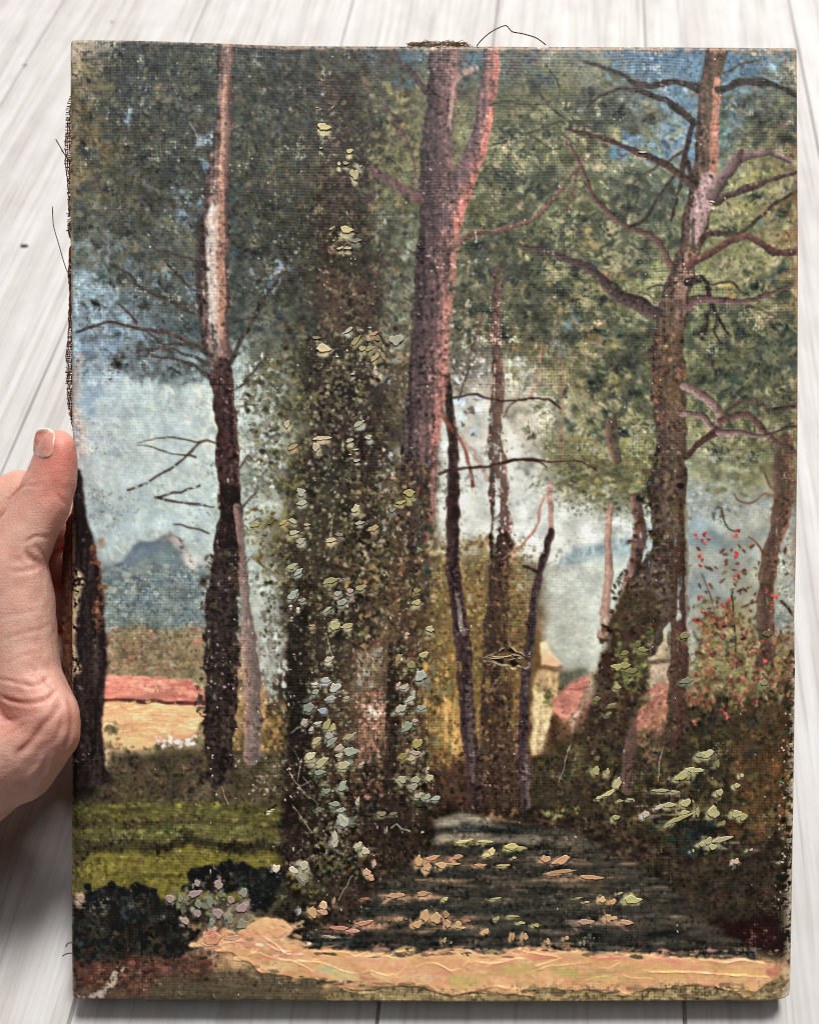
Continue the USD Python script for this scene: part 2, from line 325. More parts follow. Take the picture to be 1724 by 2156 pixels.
# centre ivy column and right hand foliage
dabs([(600, 90), (880, 90), (890, 660), (600, 700)], 1300, [(66, 66, 52), (58, 58, 48), (78, 74, 56), (70, 58, 46), (88, 84, 62), None, None], (5, 13), (1.2, 2.4), dry=.3)
dabs([(790, 170), (890, 170), (885, 430), (780, 430)], 160, [(118, 114, 74), (128, 120, 80), (100, 100, 68)], (5, 15), (1.3, 2.6), dry=.3)
dabs([(800, 440), (878, 440), (868, 720), (800, 720)], 160, [(112, 116, 92), (126, 128, 100), (140, 142, 128), (90, 92, 70)], (4, 12), (1.2, 2.6), dry=.35)
dabs([(812, 510), (868, 510), (866, 700), (812, 700)], 45, [(176, 180, 170), (140, 160, 172)], (3, 9), (1.5, 4), ang=(1.2, 1.9), dry=.45)
dabs([(985, 240), (1690, 120), (1690, 960), (1430, 960), (960, 720), (955, 430)], 2500, [(122, 121, 94), (136, 133, 104), (108, 110, 88), (90, 94, 78), (146, 141, 110), None, None], (6, 17), (1.3, 2.8), dry=.25)
dabs([(985, 440), (1230, 470), (1250, 820), (1000, 700)], 700, [(70, 76, 62), (82, 84, 66), (62, 68, 58), (96, 92, 66), (108, 102, 72)], (5, 13), (1.2, 2.4), dry=.35)
for x0, y0, x1, y1, n in [(1060, 350, 1180, 440, 70), (1010, 440, 1130, 560, 60), (1130, 520, 1300, 640, 60), (1260, 380, 1440, 480, 90), (1310, 480, 1420, 560, 60), (1180, 430, 1310, 490, 60),
                          (1235, 640, 1370, 860, 190), (1445, 640, 1690, 860, 330), (1180, 580, 1240, 700, 40), (1540, 540, 1680, 640, 60), (1440, 860, 1690, 900, 40), (1180, 820, 1380, 900, 90),
                          (1290, 340, 1420, 400, 60), (1200, 200, 1330, 270, 90), (1010, 520, 1200, 700, 120), (1500, 180, 1680, 300, 110)]:
    dabs([(x0, y0), (x1, y0), (x1, y1), (x0, y1)], n, [(60, 70, 60), (68, 76, 62), (56, 66, 62), (76, 82, 66)], (6, 15), (1.2, 2.4), dry=.33, wob=14)
for x, y, r, n in [(1400, 125, 60, 60), (1325, 120, 40, 30), (1590, 140, 50, 34), (1440, 190, 36, 34), (1440, 260, 34, 34), (1330, 285, 30, 22), (1300, 310, 26, 18), (1400, 300, 30, 24), (1455, 310, 16, 14), (1460, 200, 14, 14), (1150, 140, 40, 16), (1000, 105, 20, 10), (850, 110, 16, 14), (855, 150, 30, 16)]:
    dabs([(x - r, y - r * .7), (x + r, y - r * .7), (x + r, y + r * .7), (x - r, y + r * .7)], n, [(82, 116, 152), (96, 132, 168), (72, 100, 132), (112, 142, 168)] if x > 1200 else [(74, 98, 112), (66, 86, 98)], (5, 13), (1.3, 2.6), dry=.28)
dabs([(1300, 95), (1690, 95), (1690, 260), (1200, 240)], 240, [(78, 92, 92), (84, 98, 104), (72, 82, 78)], (4, 10), (1.2, 2.4), dry=.42)
for x, y, r, c, n in [(1310, 560, 34, (176, 130, 100), 8), (1230, 700, 36, (166, 128, 96), 10), (1600, 330, 30, (148, 138, 80), 16), (1540, 400, 50, (142, 134, 84), 26), (1520, 600, 30, (168, 146, 78), 12), (1630, 500, 36, (150, 120, 84), 14),
                      (1250, 590, 40, (158, 142, 84), 18), (1240, 480, 24, (150, 130, 84), 8), (1180, 620, 40, (150, 128, 88), 16), (1080, 700, 26, (126, 104, 68), 12), (1240, 760, 50, (134, 124, 78), 22), (1190, 660, 20, (92, 122, 150), 7), (1180, 720, 16, (96, 124, 150), 6),
                      (1560, 400, 14, (88, 112, 126), 6), (1610, 450, 18, (84, 106, 110), 6), (1390, 570, 34, (142, 146, 112), 22), (1350, 600, 30, (142, 146, 110), 16), (1270, 850, 60, (138, 134, 92), 34), (1220, 900, 50, (128, 122, 84), 24)]:
    dabs([(x - r, y - r), (x + r, y - r), (x + r, y + r), (x - r, y + r)], n, [c], (5, 13), (1.3, 2.8), dry=.3, a=(.4, .8))
blend(3.6, .45)
def clump(x, y, r, n, pal, size=(3, 8), asp=(1.8, 4), flat=.75, dry=.30, a=(.5, .9)):
    th = rng.uniform(0, math.pi)
    for _ in range(n):
        q, t = r * abs(rng.normal(0, .48)), rng.uniform(0, 2 * math.pi)
        s_ = rng.uniform(*size)
        dab(x + q * math.cos(t), y + q * math.sin(t) * flat, s_, s_ / rng.uniform(*asp), th + rng.normal(0, .45), jit(pal[rng.integers(len(pal))], .07), rng.uniform(*a), dry)
DKL = [(50, 54, 50), (58, 60, 52), (46, 50, 50), (64, 64, 54)]; DKR = [(50, 60, 50), (58, 66, 54), (46, 54, 52), (66, 72, 56)]
GRY = [(104, 104, 92), (112, 108, 92), (96, 100, 96)]; OLV = [(138, 135, 104), (150, 145, 112), (126, 125, 98)]; OCH = [(134, 112, 70), (122, 104, 66), (146, 122, 80)]
for x, y, r in [(230, 150, 60), (330, 140, 50), (250, 240, 60), (180, 300, 46), (360, 250, 55), (300, 330, 60), (230, 400, 60), (180, 480, 50), (320, 430, 55), (410, 200, 40), (270, 490, 55), (380, 330, 40), (550, 160, 60), (600, 260, 60), (540, 300, 50), (640, 150, 50), (560, 420, 60), (620, 480, 60), (540, 520, 50), (650, 560, 50), (580, 620, 56), (520, 610, 40), (640, 680, 50), (350, 600, 50), (250, 590, 46), (390, 690, 46), (300, 640, 46), (370, 780, 50), (250, 770, 40), (430, 560, 34), (420, 480, 34), (200, 640, 36), (330, 720, 46)]:
    clump(x, y, r, 46, DKL)
for x, y, r in [(200, 200, 50), (300, 210, 50), (380, 380, 40), (280, 410, 50), (210, 540, 50), (540, 230, 40), (610, 400, 50), (580, 560, 46), (330, 520, 46), (640, 300, 40), (250, 320, 50), (640, 620, 40), (290, 560, 50), (390, 640, 40)]: clump(x, y, r, 24, GRY, (2.5, 6), a=(.4, .75), dry=.44)
for x, y, r in [(300, 260, 40), (200, 360, 30), (330, 180, 30), (610, 350, 40), (560, 370, 36), (340, 560, 36), (640, 430, 30), (400, 150, 26)]: clump(x, y, r, 16, OCH, (3, 7), a=(.3, .65), dry=.42)
for x, y, r in [(1100, 330, 50), (1180, 450, 46), (1230, 620, 50), (1290, 540, 46), (1400, 580, 30), (1350, 650, 40), (1170, 560, 40), (1240, 740, 50), (1180, 780, 40), (1550, 540, 46), (1520, 420, 40), (1640, 380, 40), (1600, 650, 40), (1500, 900, 44), (1600, 900, 46), (1250, 850, 50), (1340, 880, 40), (1560, 350, 36), (1640, 520, 40), (1260, 340, 40), (1060, 290, 46), (1290, 470, 40), (1000, 330, 30)]: clump(x, y, r * 1.25, 46, OLV, (5, 12), (1.8, 3.6), a=(.45, .85), dry=.22)
for x, y, r in [(1090, 380, 50), (1150, 400, 40), (1060, 470, 46), (1020, 560, 50), (1090, 560, 50), (1160, 500, 40), (1220, 560, 46), (1270, 610, 40), (1330, 430, 46), (1390, 440, 36), (1370, 520, 40), (1230, 450, 40), (1180, 610, 36), (1260, 690, 44), (1330, 700, 46), (1300, 770, 56), (1350, 820, 40), (1250, 800, 40), (1480, 680, 44), (1560, 690, 50), (1520, 760, 60), (1620, 760, 60), (1660, 680, 50), (1560, 820, 56), (1650, 830, 50), (1480, 800, 44), (1590, 590, 40), (1650, 600, 36), (1600, 240, 50), (1560, 200, 40), (1650, 280, 40), (1300, 220, 50), (1370, 230, 40), (1250, 180, 44), (1220, 250, 40), (1330, 380, 50), (1400, 390, 36), (1120, 180, 50), (1080, 260, 50), (1160, 260, 40), (1030, 360, 40), (1100, 640, 50), (1010, 640, 40), (1060, 700, 40), (1580, 400, 40), (1640, 440, 36), (1540, 470, 34), (1200, 700, 36), (1300, 990, 50), (1230, 1000, 44), (1350, 1020, 40), (1300, 900, 40), (1500, 930, 44), (1580, 960, 40)]:
    clump(x + rng.normal(0, 6), y + rng.normal(0, 6), r * .72, 34, DKR, (4, 10), (1.6, 3.4))
for x, y, r in [(1310, 570, 26), (1240, 700, 30), (1080, 720, 36), (1020, 690, 30), (1640, 330, 30), (1530, 600, 26), (1180, 640, 30), (1100, 500, 30), (850, 250, 40), (840, 420, 30), (830, 560, 30), (1230, 920, 36)]: clump(x, y, r, 16, OCH, (4, 8), a=(.35, .7))
# pale sky patches among the middle trunks
dabs([(930, 690), (1040, 690), (1040, 800), (930, 800)], 90, [(176, 178, 172), (150, 156, 158), (196, 192, 184)], (3, 9), (1.2, 2.6), dry=.48)
region([(930, 810), (1030, 830), (1100, 900), (1130, 1060), (1180, 1040), (1250, 1050), (1265, 1200), (1150, 1180), (1080, 1160), (1020, 1175), (930, 1165)], (198, 200, 192), a=.75, wob=9, fine=4, soft=6, var=.05, dry=.2)
dabs([(955, 820), (1020, 820), (1030, 900), (960, 900)], 26, [(178, 196, 206), (168, 186, 196)], (6, 13), (1.2, 2), dry=.2)
dabs([(1060, 740), (1120, 740), (1120, 815), (1060, 815)], 34, [(200, 202, 196), (180, 186, 184)], (4, 10), (1.2, 3), ang=(1.2, 1.9), dry=.4)
# left sky
region([(150, 830), (420, 800), (445, 900), (445, 1180), (330, 1130), (210, 1190), (170, 1080), (150, 960)], (178, 192, 188), a=.7, wob=10, soft=14, var=.03, c2=(164, 182, 184))
dabs([(155, 790), (430, 810), (440, 1130), (210, 1180), (165, 1000)], 420, [(184, 196, 190), (170, 186, 186), (194, 200, 188), (160, 178, 184), None], (8, 22), (2.2, 5), ang=(1.5, 2.6), a=(.25, .6), dry=.15, j=.04)
dabs([(400, 800), (452, 810), (452, 960), (420, 960)], 50, [(204, 204, 186), (196, 198, 182)], (6, 14), (1.5, 3), a=(.3, .7), dry=.2, j=.04)
dabs([(148, 780), (220, 790), (200, 930), (150, 930)], 60, [(140, 164, 182), (132, 158, 178)], (7, 16), (1.5, 3), a=(.4, .7), dry=.25, j=.05)
dabs([(500, 740), (590, 740), (600, 1000), (505, 1050)], 190, [(170, 178, 168), (184, 190, 178), (160, 170, 168)], (4, 11), (1.2, 2.6), dry=.4, j=.05)
dabs([(510, 1180), (600, 1160), (600, 1500), (540, 1480)], 190, [(186, 192, 180), (172, 178, 168), (150, 156, 150), (196, 180, 166)], (4, 12), (1.2, 3.2), ang=(1.0, 2.2), dry=.35, j=.05)
region([(508, 1180), (598, 1180), (594, 1400), (560, 1470), (548, 1350)], (186, 194, 184), a=.6, soft=6, dry=.25)
# dark scumbles in the left sky
for poly, n in [([(165, 870), (250, 870), (255, 960), (170, 960)], 110), ([(175, 1020), (262, 1025), (258, 1115), (185, 1110)], 200), ([(262, 1015), (345, 1020), (340, 1060), (255, 1075)], 70), ([(398, 970), (446, 965), (446, 1000), (404, 1000)], 34), ([(400, 1080), (450, 1060), (450, 1130), (410, 1120)], 40)]:
    dabs(poly, n * 2, [(98, 102, 98), (112, 116, 112), (84, 88, 84)], (1.4, 3.6), (1.2, 3.0), a=(.25, .6), dry=.38)
dabs([(498, 990), (550, 980), (545, 1080), (500, 1080)], 60, [(112, 124, 128), (98, 108, 112)], (3, 9), (1.2, 2), dry=.45)
# ---- hills, far country and the house at left
region([(205, 1212), (256, 1180), (280, 1152), (292, 1140), (330, 1140), (348, 1134), (362, 1125), (374, 1130), (388, 1158), (415, 1190), (440, 1212), (440, 1345), (205, 1350)], (108, 122, 124), wob=3, fine=2, soft=2, c2=(124, 134, 128), var=.05)
region([(206, 1215), (256, 1181), (281, 1152), (293, 1140), (330, 1140), (346, 1150), (300, 1180), (230, 1225)], (96, 110, 122), a=.85, wob=3, soft=4)
region([(352, 1135), (372, 1128), (386, 1156), (414, 1190), (428, 1206), (392, 1204), (370, 1165)], (206, 192, 178), a=.65, wob=4, fine=2, soft=4, var=.06, dry=.15)
stroke([(344, 1137), (358, 1126), (370, 1128), (378, 1142)], (128, 112, 116), 4, a=.7)
dabs([(225, 1190), (420, 1190), (432, 1230), (215, 1230)], 80, [(108, 122, 124), (122, 132, 128), (96, 112, 120), (138, 146, 138)], (5, 12), (1.4, 3), ang=(-.5, .5), dry=.2, j=.05, a=(.4, .8))
dabs([(215, 1220), (430, 1215), (430, 1330), (220, 1340)], 260, [(100, 118, 122), (88, 106, 112), (126, 138, 132), (142, 150, 140), (110, 120, 112)], (5, 14), (1.4, 3), ang=(-.4, .4), dry=.3, j=.05)
region([(218, 1345), (310, 1318), (430, 1325), (430, 1428), (218, 1430)], (140, 116, 88), a=.8, wob=8, soft=8, c2=(128, 112, 78), var=.08)
dabs([(225, 1330), (425, 1325), (428, 1420), (225, 1420)], 220, [(150, 118, 92), (158, 110, 88), (128, 110, 76), (136, 124, 88), (150, 140, 120)], (4, 11), (1.4, 3), ang=(-.5, .5), dry=.35)
region([(212, 1426), (400, 1429), (428, 1447), (438, 1482), (212, 1476)], (206, 132, 110), wob=2, fine=1.2, soft=1.6, streak='h', var=.07, c2=(196, 118, 100), h=.12)
dabs([(215, 1430), (420, 1432), (432, 1468), (216, 1466)], 120, [(216, 146, 122), (192, 110, 94), (222, 160, 134)], (6, 16), (3, 6), ang=(-.1, .1), dry=.3, j=.04, h=.2)
region([(212, 1482), (434, 1486), (430, 1540), (330, 1570), (215, 1595)], (226, 176, 124), wob=3, soft=1.2, streak='h', var=.05, c2=(222, 166, 120), h=.14)
dabs([(214, 1484), (430, 1488), (420, 1540), (216, 1560)], 130, [(232, 190, 138), (216, 164, 120), (236, 200, 150)], (6, 17), (3, 6), ang=(-.15, .25), dry=.25, j=.03, h=.22)
stroke([(213, 1477), (300, 1478), (380, 1480), (436, 1485)], (108, 60, 50), 8, a=.9, dry=.12)
dabs([(215, 1535), (250, 1520), (250, 1575), (400, 1560), (425, 1530), (436, 1590), (215, 1620)], 190, [(128, 116, 80), (104, 96, 66), (146, 132, 94), (90, 82, 58)], (4, 10), (1.1, 2), dry=.3)
region([(215, 1588), (250, 1585), (246, 1618), (218, 1622)], (222, 186, 150), a=.8, soft=2, dry=.2)
dabs([(320, 1555), (415, 1545), (418, 1570), (340, 1578)], 34, [(226, 200, 186), (232, 212, 200)], (3, 8), (1.2, 2), dry=.2, h=.25)
region([(225, 1590), (440, 1580), (610, 1590), (610, 1690), (150, 1690), (215, 1640)], (76, 64, 48), a=.85, wob=7, soft=6, var=.08, c2=(86, 76, 54))
dabs([(225, 1590), (600, 1590), (600, 1690), (200, 1690)], 330, [(72, 62, 46), (88, 72, 52), (64, 56, 42), (98, 82, 60), (80, 70, 46)], (4, 11), (1.2, 2.5), dry=.33)
dabs([(545, 1480), (600, 1470), (606, 1580), (545, 1580)], 80, [(152, 118, 68), (134, 106, 64), (110, 90, 56), (166, 134, 84)], (4, 11), (1.2, 2.4), dry=.35)
region([(490, 1470), (505, 1470), (506, 1580), (488, 1580)], (206, 160, 96), a=.8, soft=3, dry=.2)
region([(540, 1440), (556, 1440), (556, 1530), (542, 1530)], (206, 160, 104), a=.6, soft=3, dry=.25)
for x, y in [(497, 1600), (565, 1600), (560, 1645), (575, 1650), (590, 1630), (550, 1640)]:
    dabs([(x - 12, y - 12), (x + 12, y - 12), (x + 12, y + 12), (x - 12, y + 12)], 9, [(206, 190, 176), (220, 204, 190)], (2, 5), (1.2, 3), dry=.45)
# grass
for y0, y1, c, a in [(1684, 1724, (94, 89, 45), .8), (1724, 1746, (72, 62, 40), .75), (1744, 1774, (96, 92, 50), .8), (1772, 1802, (64, 58, 38), .85), (1800, 1900, (106, 97, 43), .9)]:
    region([(148, y0), (612, y0 - 3), (612, y1), (148, y1)], c, a=a, wob=6, fine=3, soft=5, streak='h', var=.08)
dabs([(160, 1684), (600, 1684), (600, 1730), (160, 1730)], 120, [(112, 108, 52), (92, 86, 44), (126, 118, 56), (74, 66, 40)], (5, 14), (1.6, 4), ang=(-.3, .3), dry=.35)
dabs([(180, 1745), (600, 1742), (600, 1775), (180, 1775)], 90, [(122, 114, 60), (104, 112, 66), (92, 88, 48)], (5, 13), (1.6, 4), ang=(-.3, .3), dry=.35)
dabs([(210, 1775), (600, 1772), (600, 1800), (210, 1800)], 110, [(60, 54, 36), (72, 64, 40), (50, 46, 34)], (4, 10), (1.5, 4), ang=(1.2, 1.9), dry=.32)
dabs([(165, 1808), (520, 1806), (430, 1862), (400, 1885), (180, 1868)], 200, [(122, 115, 44), (108, 101, 38), (132, 123, 52), (104, 90, 42), (118, 102, 54)], (6, 15), (1.5, 4), ang=(-.9, .9), dry=.25, j=.06, h=.06)
dabs([(148, 1684), (178, 1684), (178, 1880), (148, 1880)], 70, [(76, 68, 42), (92, 84, 48), (64, 58, 40)], (5, 12), (1.2, 2.5), dry=.3)

# ---- trees of the middle ground right
region([(905, 1150), (1100, 1150), (1110, 1400), (1090, 1600), (905, 1600)], (128, 106, 62), a=.5, wob=16, fine=5, soft=14, c2=(112, 88, 54))
for x in range(905, 1100, 16): clump(x, 1142 + rng.normal(0, 10), 20, 16, [(150, 138, 104), (132, 112, 68), (176, 168, 140), (112, 100, 64)], (3, 7), (1.3, 2.6), 1.0, .3)
dabs([(905, 1130), (1090, 1130), (1100, 1300), (900, 1300)], 240, [(140, 112, 64), (120, 96, 58), (104, 84, 54), (158, 126, 74), (150, 140, 112)], (4, 12), (1.2, 2.6), dry=.35)
dabs([(890, 1380), (975, 1380), (985, 1600), (900, 1620)], 200, [(168, 128, 66), (190, 150, 86), (146, 110, 58), (120, 100, 60), (108, 104, 72)], (5, 14), (1.4, 4), ang=(1.1, 2.0), dry=.3)
region([(925, 1470), (978, 1475), (984, 1590), (940, 1600)], (196, 152, 88), a=.6, wob=4, soft=6, streak='v', var=.12, dry=.2)
dabs([(985, 1300), (1100, 1300), (1105, 1640), (1000, 1660)], 460, [(96, 72, 48), (112, 80, 50), (78, 60, 44), (132, 98, 60), (86, 74, 50), (70, 50, 40)], (3, 9), (1.2, 2.4), dry=.38)
for x, y, r in [(930, 1180, 30), (1000, 1180, 30), (1080, 1200, 30), (930, 1260, 34), (1020, 1280, 34), (1085, 1300, 28), (920, 1350, 30), (1000, 1400, 30), (1080, 1400, 30), (930, 1440, 28), (1010, 1500, 30), (1080, 1520, 28)]:
    clump(x, y, r, 26, [(132, 116, 66), (112, 104, 60), (150, 126, 74), (96, 90, 58), (88, 72, 48), (164, 138, 84)], (3, 8), (1.4, 3), 1.0, .30)
dabs([(905, 1580), (985, 1590), (1095, 1640), (1100, 1680), (905, 1690)], 200, [(72, 48, 38), (84, 56, 42), (62, 46, 36), (96, 70, 50)], (4, 9), (1.2, 2.2), dry=.33)
# right: far country
region([(1178, 1150), (1235, 1145), (1275, 1132), (1330, 1122), (1330, 1150), (1270, 1172), (1178, 1192)], (130, 148, 152), a=.65, wob=7, fine=4, soft=5)
region([(1150, 1190), (1320, 1165), (1320, 1360), (1260, 1400), (1190, 1400), (1150, 1330)], (190, 194, 180), a=.8, wob=4, soft=8, var=.03)
dabs([(1150, 1200), (1300, 1180), (1290, 1330), (1230, 1390), (1160, 1330)], 140, [(198, 200, 184), (182, 188, 176), (172, 178, 168)], (5, 13), (2, 5), ang=(-.6, .9), a=(.3, .6), dry=.2, j=.03)
region([(1446, 1050), (1680, 1060), (1680, 1350), (1440, 1360)], (146, 154, 150), a=.6, wob=8, soft=12, c2=(150, 148, 132))
region([(1446, 1068), (1490, 1088), (1520, 1115), (1540, 1150), (1450, 1150)], (116, 130, 134), a=.75, wob=4, soft=6)
dabs([(1450, 1000), (1600, 1030), (1600, 1090), (1450, 1080)], 90, [(150, 160, 160), (168, 176, 170), (130, 138, 136)], (4, 11), (1.4, 3), ang=(-.5, .5), dry=.35)
dabs([(1480, 1060), (1590, 1060), (1580, 1100), (1490, 1095)], 40, [(92, 98, 96), (80, 86, 84)], (2, 6), (1.2, 2), dry=.5)
dabs([(1440, 960), (1600, 930), (1600, 1040), (1450, 1030)], 150, [(128, 128, 92), (140, 138, 104), (110, 114, 84), (150, 156, 138)], (5, 13), (1.4, 3), ang=(-.6, .6), dry=.33)
dabs([(1190, 960), (1380, 940), (1390, 1030), (1290, 1060), (1190, 1030)], 230, [(118, 112, 72), (104, 102, 68), (132, 124, 80), (84, 84, 60)], (5, 13), (1.4, 3), ang=(-.5, .5), dry=.3)
dabs([(1180, 1020), (1390, 1030), (1390, 1075), (1190, 1060)], 100, [(78, 82, 66), (66, 70, 60), (96, 98, 80)], (3, 8), (1.2, 2.4), dry=.45)
dabs([(1200, 890), (1380, 880), (1390, 950), (1210, 950)], 90, [(150, 156, 146), (166, 172, 162), (128, 130, 104)], (3, 9), (1.3, 3), dry=.42)

for x, y, r in [(1110, 760, 34), (1130, 850, 34), (1110, 900, 30), (1150, 930, 34), (1120, 1010, 30), (1170, 1010, 34), (1090, 700, 30), (1060, 660, 30), (1010, 680, 28), (960, 660, 24)]:
    clump(x, y, r, 26, [(118, 116, 84), (132, 128, 96), (98, 98, 72), (84, 88, 66)], (3, 8), (1.3, 2.8), 1.0, .3)
    clump(x - 12, y + 4, r, 16, [(182, 186, 178), (196, 198, 190), (166, 174, 170)], (2.5, 6), (1.3, 2.8), 1.0, .42)
for x in range(1185, 1330, 18): clump(x, 1172 - (x - 1180) * .28 + rng.normal(0, 5), 22, 14, [(136, 150, 152), (150, 162, 160), (122, 140, 146), (170, 178, 170)], (4, 10), (1.8, 3.5), .6, .25)
# ---- house with the tower, red roof
region([(1136, 1398), (1182, 1401), (1176, 1446), (1160, 1500), (1142, 1580), (1120, 1586), (1120, 1466)], (214, 184, 138), a=.9, wob=2, soft=2.5, streak='v', var=.06, c2=(196, 164, 118))
region([(1141, 1345), (1156, 1343), (1166, 1364), (1186, 1388), (1182, 1394), (1144, 1394)], (226, 178, 138), wob=1.5, fine=1, soft=1.5, var=.05, h=.12)
stroke([(1144, 1396), (1184, 1399)], (140, 92, 70), 4, a=.8)
dabs([(1130, 1420), (1175, 1430), (1165, 1480), (1140, 1480)], 30, [(128, 112, 70), (112, 100, 64)], (4, 9), (1.2, 2), dry=.25)
region([(1162, 1466), (1186, 1443), (1212, 1421), (1246, 1419), (1222, 1470), (1190, 1510), (1165, 1490)], (196, 128, 108), a=.95, wob=2, soft=2, var=.08, c2=(186, 120, 104), h=.08)
stroke([(1186, 1444), (1220, 1448), (1240, 1440)], (112, 62, 54), 4, a=.6, dry=.3)
region([(1184, 1400), (1230, 1400), (1245, 1418), (1200, 1425), (1182, 1436)], (110, 110, 92), a=.75, soft=3)
region([(1196, 1500), (1226, 1465), (1216, 1500), (1200, 1540)], (206, 176, 160), a=.7, soft=2, dry=.2)
# building and red bush at right
region([(1364, 1395), (1416, 1395), (1416, 1450), (1366, 1450)], (176, 152, 128), a=.85, wob=2, soft=3, var=.06)
stroke([(1366, 1388), (1416, 1388)], (104, 76, 66), 9, a=.8, dry=.2)
region([(1330, 1445), (1414, 1432), (1414, 1520), (1380, 1600), (1330, 1600)], (166, 106, 90), a=.95, wob=5, soft=5, c2=(156, 112, 82))
dabs([(1332, 1440), (1412, 1435), (1405, 1540), (1340, 1600)], 160, [(176, 116, 100), (150, 96, 76), (166, 124, 84), (190, 136, 118), (130, 90, 70)], (4, 11), (1.4, 3), dry=.33)
# ---- right hand bank of shrubs
region([(1120, 1600), (1240, 1480), (1330, 1560), (1400, 1540), (1480, 1440), (1690, 1420), (1690, 2010), (1560, 2005), (1420, 1860), (1300, 1760), (1120, 1690)], (74, 62, 44), a=.75, wob=12, soft=10, c2=(66, 56, 42), var=.08)
region([(1540, 1480), (1682, 1480), (1680, 1740), (1600, 1760), (1560, 1650)], (98, 72, 44), a=.6, wob=12, soft=14, c2=(112, 72, 42))
dabs([(1130, 1600), (1260, 1540), (1420, 1560), (1500, 1470), (1680, 1450), (1680, 1800), (1400, 1800), (1180, 1700)], 900, [(84, 76, 48), (72, 64, 44), (60, 52, 40), (96, 84, 50), (70, 54, 40), (56, 56, 44), None], (5, 14), (1.2, 2.4), dry=.32)
dabs([(1270, 1560), (1530, 1470), (1540, 1700), (1300, 1700)], 200, [(54, 50, 40), (62, 58, 42), (88, 80, 48)], (6, 14), (1.2, 2), dry=.3)
dabs([(1340, 1730), (1680, 1730), (1680, 2000), (1540, 1990), (1400, 1860)], 520, [(56, 46, 38), (64, 50, 40), (50, 44, 38), (72, 52, 42), (60, 40, 36), None], (5, 13), (1.2, 2.6), dry=.33)
dabs([(1360, 1725), (1510, 1715), (1560, 1760), (1440, 1800)], 60, [(48, 56, 52), (56, 62, 54), (42, 50, 50)], (8, 18), (1.4, 2.4), dry=.25)
dabs([(1540, 1640), (1680, 1600), (1680, 1760), (1560, 1760)], 90, [(112, 78, 46), (100, 68, 42), (92, 84, 48)], (7, 16), (1.3, 2.6), dry=.3)
region([(1520, 1940), (1650, 1935), (1660, 2000), (1560, 2008), (1515, 1970)], (64, 34, 34), a=.85, wob=6, soft=6, var=.06)
# flowering shrub over the right bank
region([(1460, 1400), (1500, 1290), (1580, 1270), (1600, 1400), (1580, 1450), (1480, 1450)], (138, 124, 84), a=.85, wob=9, soft=8)
dabs([(1455, 1270), (1610, 1260), (1620, 1460), (1450, 1460)], 190, [(140, 130, 88), (122, 116, 76), (112, 92, 62), (96, 84, 56), (150, 140, 104), (128, 76, 56)], (4, 10), (1.3, 2.2), dry=.28)
dabs([(1600, 1290), (1680, 1330), (1680, 1440), (1620, 1440)], 80, [(136, 112, 88), (150, 100, 82), (116, 96, 72)], (4, 11), (1.4, 3), ang=(1.0, 2.1), dry=.35)

# ---- path
region([(912, 1718), (985, 1712), (1060, 1722), (1200, 1745), (1330, 1810), (1440, 1880), (1540, 1960), (1600, 2006), (1600, 2040), (640, 2020), (640, 1960), (780, 1880), (860, 1800), (905, 1770)], (64, 61, 53), a=.95, wob=4, soft=4, streak='h', var=.10, c2=(74, 66, 56))
dabs([(920, 1730), (1200, 1760), (1350, 1850), (1480, 1950), (1460, 1990), (700, 1985), (800, 1890), (880, 1800)], 480, [(58, 56, 49), (72, 66, 56), (50, 48, 44), (88, 76, 62), (102, 86, 68), (60, 60, 54)], (9, 26), (4, 8), ang=(-.08, .08), a=(.25, .6), dry=.12)
for _ in range(520):
    y = rng.uniform(1716, 2004); x0_, x1_ = np.interp(y, [1716, 1770, 1830, 1890, 1960, 2004], [918, 905, 860, 790, 660, 650]), np.interp(y, [1716, 1745, 1810, 1880, 1960, 2004], [1040, 1180, 1320, 1430, 1540, 1600])
    x = rng.uniform(x0_, x1_)
    f_ = (x - x0_) / (x1_ - x0_)
    lit = max([math.exp(-((y - b) / w) ** 2) * g for b, w, g in ((1722, 6, .9), (1757, 8, .8), (1769, 5, .6), (1812, 6, .6), (1850, 5, .55), (1884, 6, .9 if f_ < .25 else .2), (1900, 4, .3), (1935, 5, .5), (1950, 6, .9 if f_ < .4 else .5), (1985, 6, .4))])
    c_ = [(50, 46, 38), (58, 53, 44), (72, 62, 50), (56, 54, 47), (88, 75, 59), (100, 86, 68)][rng.integers(6)] if rng.uniform() > min(.95, lit * 1.35 + .06) else [(140, 116, 90), (160, 132, 104), (118, 100, 80), (180, 140, 108)][rng.integers(4)]
    L_ = rng.uniform(10, 34)
    dab(x, y, L_, L_ / rng.uniform(8, 15), rng.normal(0, .03), jit(c_, .06), rng.uniform(.35, .8), .05, .04, 1.6)
